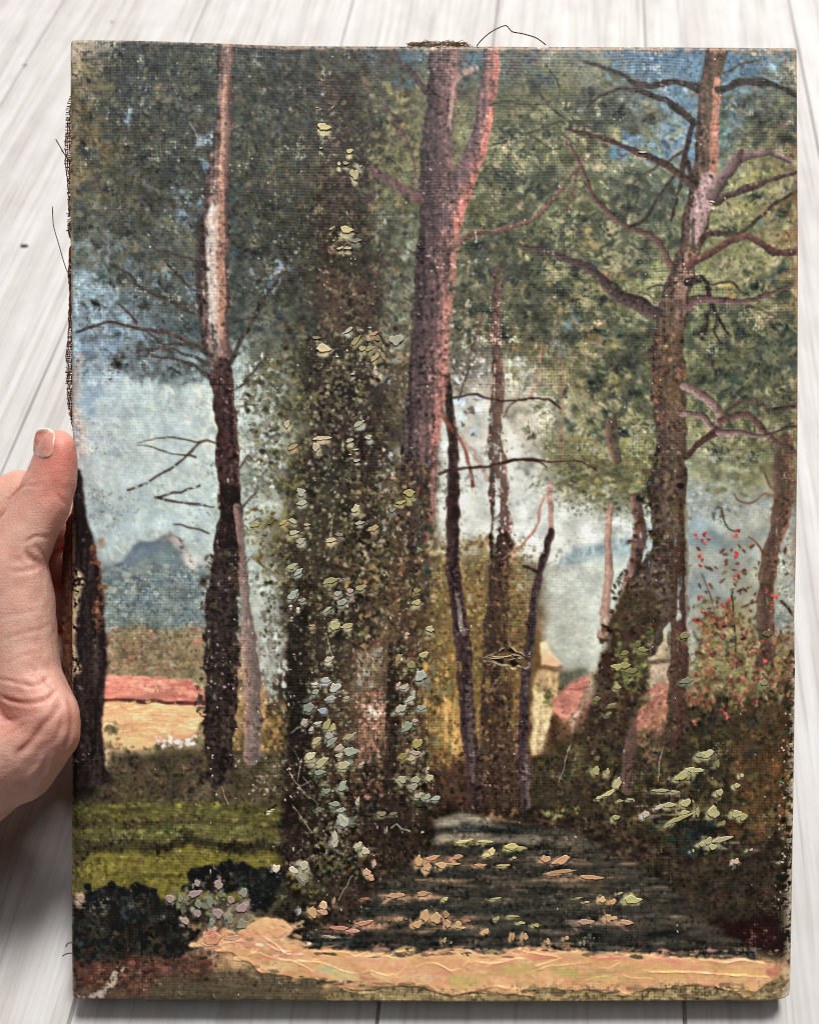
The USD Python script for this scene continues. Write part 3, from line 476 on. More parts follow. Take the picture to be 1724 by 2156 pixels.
for x0, x1, y, w, c, a in [(918, 1090, 1722, 9, (150, 140, 118), .8), (920, 1120, 1733, 6, (128, 118, 102), .6), (930, 1080, 1742, 8, (62, 66, 62), .8), (920, 1100, 1757, 11, (136, 128, 108), .7), (935, 1230, 1768, 7, (120, 106, 88), .5), (1060, 1180, 1762, 9, (62, 66, 62), .7),
                       (940, 1160, 1790, 9, (56, 58, 54), .7), (880, 1300, 1812, 10, (150, 122, 94), .6), (880, 1250, 1835, 9, (50, 52, 48), .7), (850, 1280, 1850, 8, (160, 124, 94), .65), (1080, 1280, 1862, 7, (150, 118, 88), .6), (870, 1350, 1872, 9, (54, 52, 46), .6),
                       (800, 940, 1884, 12, (214, 162, 120), .9), (900, 1400, 1895, 11, (60, 60, 52), .6), (720, 1120, 1912, 14, (52, 56, 52), .7), (950, 1080, 1902, 8, (150, 122, 92), .5), (690, 1050, 1935, 9, (170, 126, 96), .65), (680, 830, 1948, 12, (214, 152, 120), .9), (800, 1010, 1952, 9, (190, 142, 108), .8),
                       (1200, 1350, 1940, 9, (180, 140, 116), .75), (1120, 1340, 1958, 7, (120, 102, 88), .6), (900, 1500, 1968, 10, (58, 56, 52), .6), (1260, 1460, 1975, 8, (52, 52, 48), .6), (690, 1000, 1970, 12, (60, 56, 50), .7), (640, 760, 1985, 8, (130, 116, 98), .6), (1050, 1300, 1985, 7, (96, 80, 64), .5), (1420, 1640, 2005, 9, (56, 56, 54), .8), (1480, 1600, 2013, 5, (150, 128, 104), .5)]:
    n = max(2, int((x1 - x0) / 45))
    xs = np.linspace(x0, x1, n + 1)
    stroke(np.column_stack([xs, y + rng.normal(0, 1.6, n + 1), np.interp(np.linspace(0, 1, n + 1), [0, .2, .8, 1], [w * .4, w, w * .9, w * .2])]), c, a=a, edge=.3, dry=.12, soft=4.0, streak=.12, drag=True)
region([(915, 1717), (985, 1713), (1060, 1724), (1000, 1732), (915, 1740)], (142, 132, 112), a=.75, wob=2, soft=3, streak='h', var=.12)
region([(915, 1752), (1060, 1750), (1150, 1768), (1000, 1772), (910, 1768)], (132, 122, 102), a=.7, wob=3, soft=3, streak='h', var=.14)
region([(925, 1738), (1090, 1736), (1160, 1752), (1040, 1750)], (62, 68, 64), a=.7, wob=3, soft=4, streak='h', var=.12)
blend(3.2, .42, gaussian_filter(inside([(640, 1700), (1610, 1700), (1610, 2020), (640, 2020)], (slice(0, ny), slice(0, nx)), 4).astype(float), 3))
# dark bank left of the path, and under the trees
region([(600, 1660), (760, 1620), (905, 1640), (914, 1760), (860, 1830), (790, 1890), (690, 1960), (600, 1960)], (66, 50, 40), a=.7, wob=9, soft=8, c2=(58, 46, 38))
dabs([(605, 1640), (905, 1640), (910, 1760), (800, 1880), (690, 1950), (600, 1950)], 700, [(76, 50, 40), (60, 48, 38), (88, 62, 46), (52, 46, 38), (68, 64, 46), (84, 78, 50), (48, 50, 44)], (4, 11), (1.2, 2.6), dry=.33)
dabs([(910, 1690), (1300, 1720), (1420, 1800), (1300, 1790), (1120, 1725), (912, 1712)], 260, [(58, 46, 38), (70, 54, 42), (50, 42, 36), (92, 66, 48)], (4, 11), (1.5, 3), ang=(-.5, .2), dry=.3)
dabs([(1040, 1690), (1110, 1690), (1110, 1712), (1040, 1712)], 24, [(136, 98, 72), (120, 88, 62)], (4, 10), (1.4, 3), dry=.33)
dabs([(1150, 1700), (1225, 1690), (1220, 1714), (1150, 1716)], 26, [(150, 146, 86), (120, 118, 66)], (3, 8), (1.2, 2.2), dry=.3)

blend(2.2, .22)
# ---- the trunks
IVY = [(64, 54, 44), (74, 62, 48), (86, 66, 52), (56, 54, 44)]
region([(672, 150), (770, 150), (790, 560), (815, 800), (800, 1000), (800, 1300), (740, 1560), (760, 1780), (640, 1960), (600, 1940), (606, 1400), (590, 1250), (600, 1000), (640, 860), (660, 640)], (70, 56, 44), a=.72, wob=8, fine=3, soft=8, c2=(60, 54, 44), var=.08, dry=.12)
region([(676, 560), (780, 560), (784, 700), (668, 700)], (94, 66, 54), a=.6, wob=9, soft=12, dry=.2)
region([(665, 780), (775, 780), (775, 960), (650, 980)], (66, 48, 46), a=.7, wob=9, soft=12)
region([(696, 240), (760, 240), (760, 480), (690, 480)], (80, 58, 52), a=.5, wob=9, soft=12, dry=.2)
dabs([(672, 150), (790, 150), (815, 800), (800, 1300), (760, 1780), (640, 1950), (604, 1940), (596, 1000), (650, 800)], 1500, IVY + [(96, 88, 60), (84, 80, 54), (104, 84, 64), (72, 48, 42)], (4, 12), (1.2, 2.3), dry=.35)
# leafy fringe left of the ivy trunk
dabs([(505, 800), (640, 700), (650, 1000), (600, 1060), (540, 940)], 360, [(104, 100, 66), (88, 84, 56), (120, 114, 74), (76, 72, 52), (66, 64, 48)], (4, 11), (1.2, 2.2), dry=.33)
dabs([(500, 1060), (610, 1040), (620, 1240), (560, 1220), (520, 1140)], 220, [(118, 106, 66), (100, 90, 56), (132, 120, 80), (78, 70, 50)], (4, 10), (1.2, 2.2), dry=.36)
dabs([(560, 1180), (620, 1160), (612, 1420), (560, 1330)], 90, [(72, 72, 56), (88, 84, 62), (60, 56, 46)], (4, 9), (1.2, 2), dry=.4)
region([(604, 1300), (648, 1290), (650, 1960), (604, 1955)], (52, 46, 38), a=.75, wob=4, soft=4, c2=(62, 46, 40), var=.07)
dabs([(604, 1680), (640, 1680), (640, 1950), (600, 1950)], 70, [(92, 58, 46), (78, 50, 42), (50, 42, 38)], (4, 11), (2, 5), ang=(1.3, 1.8), dry=.36)
dabs([(590, 660), (870, 640), (870, 1000), (800, 1050), (640, 900)], 420, [(86, 82, 56), (74, 68, 48), (66, 58, 44), (108, 98, 66), (96, 84, 58)], (4, 10), (1.2, 2.2), dry=.38)
dabs([(790, 930), (868, 930), (868, 1110), (800, 1110)], 90, [(168, 172, 168), (150, 146, 138), (180, 170, 156), (120, 108, 84)], (3, 9), (1.3, 3), ang=(1.1, 2.0), dry=.42)
dabs([(760, 700), (870, 690), (862, 800), (780, 800)], 90, [(150, 128, 96), (168, 146, 116), (130, 134, 140), (116, 98, 68)], (4, 11), (1.2, 2.2), dry=.36)

IVL = [(112, 112, 78), (128, 126, 92), (98, 100, 70), (140, 142, 116), (84, 90, 66), (150, 150, 116), (106, 96, 62), (70, 76, 58)]
def ivy(pts, n, w, pal=IVL, size=(2.6, 6.0), dry=.2):
    p = curve(np.array(pts, float), 4.0)
    for _ in range(n):
        q = p[rng.integers(len(p))]
        dab(q[0] + rng.normal(0, w), q[1] + rng.normal(0, 8), *(lambda z: (z, z / rng.uniform(1.3, 2.1)))(rng.uniform(*size)), rng.normal(.4, .7), jit(pal[rng.integers(len(pal))], .07), rng.uniform(.55, .9), dry, .08)
ivy([(720, 240), (735, 420), (740, 620), (730, 800)], 340, 34, [(96, 92, 66), (108, 104, 74), (84, 82, 60), (74, 70, 52)])
ivy([(600, 760), (580, 860), (585, 960), (600, 1020)], 260, 34, [(112, 108, 70), (98, 94, 62), (122, 118, 84), (80, 78, 56), (70, 66, 50)])
ivy([(740, 720), (700, 900), (690, 1060), (690, 1200), (690, 1330)], 620, 46)
ivy([(700, 1330), (700, 1450), (700, 1560), (690, 1680), (700, 1760), (720, 1850)], 620, 38)
ivy([(560, 1060), (560, 1140), (590, 1200), (580, 1330)], 150, 24)
ivy([(790, 1000), (780, 1120), (800, 1240)], 200, 36, [(118, 108, 70), (104, 92, 60), (132, 122, 86), (150, 140, 110)])
# far thin trunks
stroke([(1047, 560, 16), (1042, 700, 22), (1047, 808, 26), (1041, 899, 30), (1044, 959, 36), (1050, 1020, 42), (1056, 1111, 48), (1053, 1171, 46)], [(80, 60, 54), (94, 70, 62), (106, 80, 70)], a=.85, dry=.28, edge=.3, spk=((214, 190, 178), .78))
stroke([(1054, 1130, 46), (1050, 1262, 50), (1046, 1330, 54), (1046, 1500, 66), (1050, 1670, 74)], [(72, 56, 46), (70, 52, 42), (84, 64, 48)], a=.85, dry=.2, edge=.4)
dabs([(1015, 1180), (1090, 1180), (1092, 1660), (1012, 1660)], 260, [(112, 76, 50), (74, 54, 42), (64, 52, 42), (132, 96, 62), (90, 60, 46), (150, 116, 88)], (3, 8), (1.2, 2.4), dry=.36)
dabs([(1022, 900), (1075, 900), (1085, 1170), (1030, 1170)], 130, [(208, 184, 170), (196, 168, 152), (110, 76, 66), (90, 62, 56)], (2, 6), (1.2, 2.4), dry=.5)
stroke([(1178, 700, 10), (1180, 900, 12), (1176, 960, 12)], (124, 98, 80), a=.5, dry=.45)
stroke([(1287, 880, 26), (1290, 920, 28), (1298, 960, 18)], [(138, 98, 80), (84, 70, 58), (72, 66, 54)], a=.8, dry=.25)
stroke([(1285, 1058, 15), (1281, 1126, 15), (1283, 1201, 17), (1279, 1260, 20), (1275, 1330, 26)], [(168, 132, 116), (176, 142, 124), (120, 92, 80)], a=.9, dry=.2)
stroke([(1338, 1040, 22), (1348, 1111, 28), (1339, 1171, 30), (1327, 1247, 34), (1312, 1330, 40), (1290, 1400, 50)], [(156, 116, 104), (100, 76, 70), (84, 62, 58)], a=.92, dry=.15)
stroke([(1335, 1430, 30), (1330, 1560, 26), (1325, 1660, 24)], [(110, 84, 76), (92, 68, 62)], a=.75, dry=.25)
stroke([(1160, 1010, 10), (1157, 1040, 12), (1161, 1090, 12), (1159, 1126, 14)], [(176, 140, 126), (150, 120, 108)], a=.85, dry=.2)
stroke([(1160, 1110, 15), (1141, 1186, 17), (1129, 1247, 18), (1121, 1310, 19), (1116, 1357, 20), (1108, 1432, 20), (1105, 1526, 22), (1108, 1639, 23), (1110, 1690, 24)], [(82, 62, 58), (76, 60, 60), (98, 80, 74)], a=.93, dry=.08)
stroke([(1145, 1040), (1134, 1075), (1130, 1100), (1105, 1132), (1082, 1165)], (170, 122, 106), (6, 5), a=.85, dry=.2)
stroke([(1132, 1198), (1118, 1190), (1103, 1182)], (84, 60, 54), (7, 5))
stroke([(1138, 715), (1132, 770), (1122, 808), (1110, 830)], (158, 116, 96), (8, 5), a=.7, dry=.3)
stroke([(941, 780, 12), (943, 830, 18), (947, 869, 20), (953, 929, 22), (952, 1020, 25), (953, 1111, 26), (955, 1186, 27), (959, 1232, 28), (970, 1293, 32), (978, 1369, 34), (981, 1444, 34), (990, 1535, 34), (999, 1626, 33), (1003, 1690, 38)], [(86, 62, 58), (72, 54, 52), (70, 52, 50), (84, 62, 56)], a=.95, dry=.06, spk=((178, 140, 126), .93))
stroke([(963, 1240, 8), (974, 1310, 9), (978, 1330, 7)], (146, 132, 118), a=.6, dry=.2)
stroke([(985, 1440, 14), (992, 1540, 12), (1000, 1640, 12)], (120, 104, 96), a=.4, dry=.3)
stroke([(921, 800), (930, 862), (959, 905), (978, 935), (993, 1014)], (124, 74, 60), (9, 8), a=.85, dry=.22)
stroke([(962, 905), (985, 930), (1010, 965), (1024, 1000)], (150, 108, 92), (12, 12), a=.5, dry=.45)
for pts, w, c in [
    ([(923, 990), (947, 981), (990, 976), (1035, 971), (1074, 962), (1111, 956), (1156, 962), (1215, 962), (1254, 980)], (7, 4), (84, 58, 50)),
    ([(953, 826), (983, 820), (1014, 826), (1047, 831), (1086, 835), (1123, 828), (1153, 834), (1178, 850)], (5, 5), (74, 56, 50)),
    ([(1092, 832), (1072, 848), (1058, 868)], (5, 3), (92, 70, 58)),
    ([(1064, 962), (1090, 958), (1130, 962), (1150, 975)], (5, 3), (80, 58, 50)),
    ([(1085, 1148), (1060, 1170)], (5, 3), (150, 110, 96)),
    ([(985, 760), (975, 800), (965, 830)], (6, 4), (90, 74, 66)), ([(1010, 650), (1000, 700), (985, 740)], (9, 5), (104, 84, 66))]:
    stroke(pts, c, w, a=.9, dry=.15)

# left tree
stroke([(478, 80, 32), (472, 200, 34), (468, 300, 42), (457, 400, 52), (452, 480, 60), (450, 580, 62), (449, 680, 62), (458, 740, 56), (466, 790, 46), (470, 850, 44), (478, 1000, 45), (483, 1080, 50)],
       [(78, 60, 56), (112, 90, 84), (140, 112, 100), (128, 94, 84), (84, 66, 62)], a=.93, dry=.10, edge=.16, spk=((190, 160, 140), .86))
stroke([(452, 430, 22), (446, 520, 24), (448, 640, 22), (452, 720, 16)], [(168, 162, 156), (186, 172, 160), (176, 150, 132)], a=.75, dry=.30)
stroke([(474, 150, 8), (472, 260, 10), (468, 380, 14), (466, 480, 14), (466, 600, 16), (466, 700, 16)], (182, 132, 106), a=.6, dry=.40)
stroke([(420, 470, 12), (418, 560, 14), (420, 660, 12)], (76, 62, 60), a=.7, dry=.3)
stroke([(467, 770, 44), (470, 850, 43), (478, 1000, 44), (484, 1080, 48), (482, 1130, 50)], [(84, 60, 56), (74, 50, 48), (70, 48, 48), (98, 72, 66)], a=.85, dry=.10, spk=((176, 146, 132), .93))
dabs([(455, 1040), (500, 1040), (505, 1130), (465, 1130)], 60, [(214, 178, 158), (196, 150, 128), (224, 196, 180)], (2, 7), (1.2, 3), ang=(1.2, 1.9), dry=.48)
stroke([(480, 1040, 46), (479, 1120, 56), (474, 1200, 64), (468, 1300, 72), (464, 1400, 72), (463, 1500, 66), (462, 1570, 64), (458, 1625, 50)], [(66, 52, 46), (58, 46, 44), (54, 42, 42), (72, 54, 50)], a=.92, dry=.10, edge=.3, spk=((206, 180, 168), .93))
dabs([(430, 1290), (505, 1290), (508, 1480), (425, 1480)], 150, [(206, 184, 174), (190, 160, 150), (60, 48, 44)], (1.5, 4.5), (1.2, 2.4), dry=.5)
dabs([(428, 1160), (505, 1160), (510, 1650), (415, 1650)], 330, [(56, 46, 42), (66, 52, 46), (76, 66, 52)], (4, 10), (1.1, 2), dry=.3)
stroke([(497, 1060, 14), (508, 1160, 18), (516, 1260, 22), (526, 1360, 30), (532, 1450, 36), (530, 1590, 38)], [(158, 122, 108), (118, 100, 94), (104, 90, 84)], a=.85, dry=.18)
# dark trunk at the left edge
region([(145, 990), (163, 990), (176, 1060), (181, 1090), (190, 1130), (199, 1166), (207, 1212), (216, 1260), (222, 1310), (220, 1420), (216, 1520), (218, 1620), (238, 1650), (145, 1662)], (60, 48, 46), a=.96, wob=2, fine=1.6, soft=2, streak='v', var=.07)
dabs([(190, 1130), (212, 1200), (226, 1300), (222, 1370), (206, 1330), (196, 1230)], 90, [(112, 68, 50), (96, 58, 46), (124, 92, 66)], (3, 8), (1.2, 2), dry=.3)
region([(199, 1135), (218, 1126), (214, 1144), (204, 1158)], (150, 130, 108), a=.8, soft=2)
# centre red tree
stroke([(936, 80, 56), (932, 200, 66), (926, 300, 78), (925, 400, 84), (916, 500, 76), (908, 600, 72), (902, 700, 74), (893, 800, 72), (886, 900, 74), (878, 1000, 78), (868, 1110, 80)],
       [(70, 55, 56), (84, 65, 66), (94, 71, 71), (106, 78, 76), (138, 98, 90)], a=.95, dry=.04, edge=.07)
stroke([(1037, 85, 30), (1030, 170, 36), (1014, 260, 40), (990, 330, 50), (962, 400, 56), (945, 460, 50)], [(96, 76, 80), (112, 86, 88), (134, 94, 90), (172, 106, 96)], a=.95, dry=.05, edge=.08)
stroke([(1044, 95, 8), (1041, 170, 9), (1028, 250, 10), (1008, 330, 11), (980, 400, 15), (962, 470, 20), (952, 560, 18), (945, 640, 20), (936, 740, 22), (927, 830, 20), (914, 920, 16)], [(150, 100, 90), (186, 116, 102), (164, 104, 92)], a=.6, dry=.34, soft=4)
dabs([(930, 380), (965, 380), (945, 640), (915, 820), (895, 820), (920, 600)], 130, [(168, 116, 102), (152, 100, 88), (186, 134, 116)], (2, 5), (1.3, 3), ang=(1.0, 2.0), dry=.48)
region([(952, 200), (988, 190), (985, 260), (968, 340), (955, 345)], (108, 106, 76), a=.75, wob=3, soft=4, dry=.12)
stroke([(1002, 128, 12), (972, 142, 12), (954, 178, 9), (946, 252, 10)], (170, 136, 126), a=.75, dry=.28)
stroke([(826, 95), (846, 118), (868, 138), (902, 180)], (84, 62, 66), (9, 14), a=.85, dry=.15)
region([(955, 90), (985, 90), (960, 200), (930, 190)], (142, 108, 106), a=.5, soft=7, dry=.3)
region([(850, 88), (900, 88), (905, 120), (868, 116)], (76, 98, 110), a=.6, soft=4, dry=.2)
region([(985, 88), (1020, 88), (1005, 115), (975, 120)], (74, 92, 104), a=.7, soft=4, dry=.2)
stroke([(778, 343), (814, 361), (850, 384), (884, 406)], (104, 74, 74), (13, 22), a=.85, dry=.15)
stroke([(806, 200), (832, 240), (856, 280), (873, 342), (877, 410)], (104, 76, 72), (5, 7), a=.8, dry=.15)
stroke([(944, 520), (956, 505), (968, 494), (999, 479), (1044, 473), (1080, 464), (1129, 446), (1165, 406), (1200, 360), (1226, 326)], [(132, 98, 88), (86, 64, 58)], (14, 6), a=.92, dry=.12)
stroke([(935, 500), (942, 520), (940, 545)], (78, 58, 54), (8, 5), a=.6)
# lower centre: ivy over the red tree's foot
stroke([(872, 1000, 78), (862, 1100, 74), (856, 1250, 66), (852, 1400, 62), (856, 1560, 64), (850, 1700, 80)], [(92, 74, 52), (82, 60, 46), (76, 56, 46), (92, 74, 50)], a=.7, dry=.22, edge=.3)
dabs([(800, 960), (900, 940), (905, 1300), (900, 1680), (800, 1680), (820, 1300)], 620, [(92, 74, 50), (104, 82, 52), (76, 58, 46), (112, 74, 54), (68, 60, 48), (126, 104, 68), (150, 116, 92)], (3, 10), (1.2, 2.4), dry=.38)
dabs([(860, 980), (905, 980), (905, 1250), (870, 1250)], 50, [(58, 66, 62), (66, 72, 62)], (6, 14), (1.5, 3), ang=(1.2, 2.2), dry=.3)
dabs([(810, 1090), (905, 1090), (900, 1350), (810, 1350)], 90, [(186, 146, 122), (170, 130, 104), (196, 170, 150)], (1.5, 4.5), (1.2, 2.6), dry=.52)
dabs([(700, 1140), (810, 1100), (820, 1400), (760, 1400)], 200, [(120, 104, 68), (136, 114, 72), (98, 84, 56), (84, 70, 50), (150, 134, 110)], (4, 11), (1.2, 2.2), dry=.36)
ivy([(860, 960), (850, 1100), (855, 1300), (860, 1500), (870, 1700)], 480, 26, IVL + [(104, 80, 54), (92, 70, 50)])
# pale pink opening between the trunks
region([(742, 1370), (820, 1350), (822, 1440), (815, 1560), (748, 1570)], (138, 112, 92), a=.5, wob=9, fine=4, soft=10, c2=(118, 100, 78), dry=.2)
stroke([(740, 1384), (752, 1368), (780, 1352), (806, 1346), (824, 1352)], (128, 66, 58), (7, 10), a=.35, dry=.35)
dabs([(750, 1375), (812, 1365), (812, 1440), (755, 1440)], 44, [(166, 148, 136), (150, 140, 128), (128, 110, 84)], (5, 12), (1.3, 2.4), dry=.3)
dabs([(748, 1450), (815, 1450), (818, 1590), (750, 1590)], 120, [(178, 126, 100), (186, 140, 116), (160, 108, 86), (136, 98, 74)], (4, 10), (1.3, 2.6), dry=.36)
for r, n, c in [(38, 30, (196, 146, 126)), (28, 26, (212, 168, 150)), (17, 26, (226, 200, 186))]:
    for _ in range(n):
        t, q = rng.uniform(0, 2 * math.pi), r * math.sqrt(rng.uniform())
        dab(788 + q * math.cos(t), 1494 + q * math.sin(t), rng.uniform(3, 8), rng.uniform(1.5, 3.5), rng.uniform(0, 3.1), jit(c, .04), .8, .42)
dabs([(745, 1580), (815, 1570), (820, 1680), (740, 1680)], 100, [(116, 74, 58), (92, 62, 48), (150, 122, 110)], (3, 8), (1.3, 3), dry=.4)
stroke([(838, 1360, 36), (832, 1450, 34), (830, 1560, 38), (836, 1680, 52), (840, 1790, 70)], [(66, 50, 42), (56, 44, 38), (74, 56, 44)], a=.75, dry=.2, edge=.4)
ivy([(850, 1350), (856, 1480), (865, 1600), (880, 1700)], 200, 20, IVL)
ivy([(770, 1390), (800, 1420), (760, 1560), (790, 1640)], 130, 22, [(112, 98, 66), (98, 86, 60), (126, 112, 84), (84, 70, 52), (146, 126, 106)])
# right main tree
stroke([(1509, 88, 44), (1497, 174, 46), (1489, 253, 46), (1487, 332, 52), (1478, 395, 56), (1464, 443, 56), (1452, 503, 48), (1438, 549, 50), (1424, 600, 58), (1414, 654, 66), (1404, 720, 72), (1405, 791, 74), (1409, 848, 68), (1412, 899, 66), (1410, 960, 70), (1408, 1050, 80), (1411, 1111, 70), (1406, 1171, 84), (1380, 1240, 110), (1345, 1320, 116)],
       [(74, 60, 58), (86, 68, 60), (94, 76, 64), (96, 76, 64), (78, 64, 52)], a=.95, dry=.05, edge=.12)
stroke([(1513, 150, 14), (1505, 240, 18), (1504, 330, 20), (1500, 370, 22)], (172, 120, 104), a=.75, dry=.28)
stroke([(1494, 360, 34), (1484, 400, 42), (1470, 440, 38), (1462, 490, 24)], [(140, 116, 124), (168, 142, 148), (150, 122, 124)], a=.85, dry=.18)
stroke([(1458, 510, 22), (1446, 545, 24), (1434, 590, 24), (1432, 650, 18)], (146, 112, 106), a=.5, dry=.4)
dabs([(1368, 690), (1440, 690), (1440, 900), (1378, 900)], 190, [(104, 76, 58), (92, 70, 52), (120, 92, 66), (82, 64, 50)], (4, 10), (1.2, 2.4), dry=.32)
dabs([(1360, 950), (1446, 950), (1450, 1180), (1350, 1400), (1260, 1420), (1300, 1260)], 420, [(84, 72, 48), (66, 54, 42), (98, 84, 52), (60, 48, 40), (78, 56, 44)], (4, 12), (1.2, 2.2), dry=.3)
region([(1320, 1240), (1400, 1240), (1370, 1420), (1300, 1560), (1225, 1620), (1240, 1440)], (68, 52, 42), a=.85, wob=7, fine=3, soft=5, c2=(78, 64, 46))
dabs([(1270, 1300), (1400, 1260), (1360, 1480), (1230, 1640)], 300, [(72, 56, 44), (84, 72, 48), (96, 86, 52), (62, 50, 42), (90, 58, 46)], (4, 10), (1.2, 2.2), dry=.32)
dabs([(1300, 1350), (1390, 1320), (1370, 1460), (1290, 1460)], 90, [(118, 124, 68), (132, 136, 80), (104, 108, 60), (84, 90, 54)], (4, 9), (1.3, 2), dry=.22)
stroke([(1432, 1150, 38), (1436, 1250, 38), (1432, 1350, 40), (1430, 1500, 42), (1420, 1560, 40)], [(88, 68, 54), (86, 60, 50), (78, 54, 46)], a=.9, dry=.15, edge=.2)
stroke([(1448, 1060, 12), (1452, 1250, 12), (1462, 1400, 10)], (150, 152, 140), a=.55, dry=.3)
# far right tree
stroke([(1652, 920, 34), (1648, 960, 40), (1651, 1020, 40), (1642, 1096, 38), (1623, 1171, 34), (1617, 1262, 36), (1620, 1340, 38), (1612, 1420, 44)], [(106, 82, 68), (88, 66, 54), (98, 70, 56), (122, 86, 68)], a=.88, dry=.18)
for pts, w, c in [([(1633, 1035), (1611, 1032), (1584, 1050), (1557, 1047), (1545, 1032)], (7, 4), (120, 92, 68)), ([(1611, 1162), (1596, 1135), (1578, 1122)], (6, 4), (112, 82, 62)), ([(1630, 1020), (1612, 996), (1600, 975)], (7, 3), (110, 84, 64)),
                  ([(1650, 1260), (1672, 1285), (1684, 1300)], (6, 5), (76, 58, 46)), ([(1520, 1060), (1530, 1095), (1548, 1110)], (4, 3), (86, 78, 58)), ([(1545, 1240), (1552, 1310), (1556, 1400)], (4, 4), (78, 60, 46)), ([(1480, 1200), (1505, 1260), (1520, 1330)], (3, 3), (92, 80, 58)), ([(1490, 1300), (1530, 1340), (1555, 1350)], (3, 3), (84, 66, 48)), ([(1566, 1272), (1600, 1258)], (3, 3), (84, 66, 48))]:
    stroke(pts, c, w, a=.9, dry=.1)
# boughs of the right main tree
B = [([(1378, 650), (1342, 630), (1306, 615), (1275, 588), (1251, 561), (1227, 546), (1197, 536), (1178, 528), (1141, 515), (1095, 506)], (26, 7), [(100, 84, 82), (72, 58, 58)]),
     ([(1412, 548), (1390, 506), (1366, 482), (1324, 467), (1287, 440), (1251, 403), (1236, 367), (1222, 338), (1210, 310), (1188, 276)], (15, 5), [(122, 96, 88), (78, 60, 56)]),
     ([(1324, 461), (1354, 452), (1378, 415), (1396, 385), (1418, 358)], (6, 6), (66, 58, 54)), ([(1412, 449), (1424, 406), (1436, 367)], (5, 6), (68, 60, 56)),
     ([(1458, 372), (1413, 338), (1368, 316), (1330, 300), (1283, 282), (1242, 268), (1200, 262)], (16, 6), [(96, 72, 66), (66, 52, 52)]),
     ([(1438, 348), (1441, 316), (1451, 278), (1458, 250)], (11, 9), (74, 58, 58)), ([(1438, 304), (1406, 326)], (5, 4), (78, 64, 62)), ([(1446, 325), (1462, 368)], (6, 8), (72, 58, 56)), ([(1390, 330), (1360, 352), (1335, 372)], (4, 3), (80, 68, 60)),
     ([(1460, 244), (1425, 209), (1381, 187), (1337, 174), (1299, 174), (1264, 190), (1235, 212)], (15, 4), (70, 62, 62)),
     ([(1476, 172), (1447, 161), (1413, 155), (1381, 164), (1340, 161), (1305, 139), (1270, 127), (1232, 114)], (13, 7), (72, 64, 64)),
     ([(1515, 173), (1558, 158), (1599, 155), (1637, 164), (1686, 184)], (14, 13), (66, 62, 60)), ([(1520, 140), (1560, 120), (1600, 108)], (6, 4), (80, 84, 80)),
     ([(1500, 390), (1526, 354), (1552, 318), (1571, 312), (1606, 306), (1637, 310), (1664, 326)], (26, 7), [(150, 124, 126), (84, 68, 66)]), ([(1555, 322), (1560, 304)], (11, 8), (100, 80, 76)),
     ([(1510, 410), (1558, 386), (1606, 370), (1653, 356), (1686, 345)], (15, 6), [(104, 82, 76), (76, 60, 56)]),
     ([(1470, 500), (1496, 477), (1536, 479), (1566, 470), (1602, 440), (1633, 412), (1680, 384)], (11, 5), (84, 66, 58)),
     ([(1448, 548), (1481, 527), (1520, 503), (1560, 482), (1596, 494), (1626, 515), (1678, 518)], (15, 12), [(126, 84, 74), (84, 62, 58)]),
     ([(1446, 582), (1475, 578), (1490, 597), (1496, 624), (1508, 654), (1536, 694)], (15, 5), (66, 54, 54)), ([(1492, 630), (1485, 670), (1478, 700)], (8, 5), (76, 62, 58)), ([(1508, 655), (1502, 690), (1530, 720)], (4, 3), (74, 62, 56)),
     ([(1438, 634), (1475, 618), (1520, 621), (1572, 621), (1617, 606), (1664, 588)], (18, 5), [(128, 100, 96), (82, 62, 60)]), ([(1496, 586), (1536, 579), (1557, 600), (1575, 608)], (5, 4), (88, 70, 62)),
     ([(1560, 630), (1600, 640), (1640, 660)], (4, 3), (96, 80, 64)),
     ([(1440, 800), (1475, 821), (1505, 845), (1515, 869), (1508, 898)], (16, 14), [(170, 142, 140), (92, 70, 66)]), ([(1436, 861), (1475, 866), (1493, 884), (1508, 896)], (13, 10), [(168, 140, 138), (76, 60, 58)]),
     ([(1508, 896), (1475, 920), (1444, 954)], (15, 11), (92, 66, 60)), ([(1510, 899), (1557, 902), (1608, 911), (1630, 904)], (11, 8), [(170, 142, 138), (78, 60, 58)]),
     ([(1516, 875), (1557, 862), (1581, 866), (1608, 896), (1648, 929), (1680, 946)], (13, 10), [(120, 92, 86), (84, 62, 56)]), ([(1526, 853), (1557, 835), (1587, 835), (1612, 842)], (6, 5), (96, 76, 68)), ([(1612, 905), (1650, 892), (1680, 890)], (6, 6), (84, 62, 58)), ([(1620, 850), (1684, 846)], (5, 5), (84, 62, 56)),
     ([(1421, 590), (1385, 590), (1358, 600)], (3, 3), (92, 84, 68)), ([(1416, 620), (1390, 622), (1345, 604)], (3, 3), (92, 84, 68)), ([(1412, 560), (1380, 562)], (3, 2), (92, 84, 68)),
     ([(1118, 270), (1160, 300), (1195, 290)], (4, 3), (84, 80, 62)), ([(1030, 205), (1075, 200), (1120, 208), (1180, 190)], (4, 3), (72, 72, 60)), ([(1110, 150), (1150, 200), (1190, 235), (1260, 262)], (5, 3), (76, 72, 62)), ([(1040, 290), (1110, 268), (1180, 240)], (4, 3), (72, 74, 60)),
     ([(1192, 430), (1225, 330), (1255, 310)], (5, 3), (120, 92, 72)), ([(1150, 120), (1180, 170), (1172, 215)], (4, 3), (76, 72, 64))]
for pts, w, c in B: stroke(pts, np.array(c) * .92, np.array(w) * 1.18, a=.95, dry=.08, edge=.18)
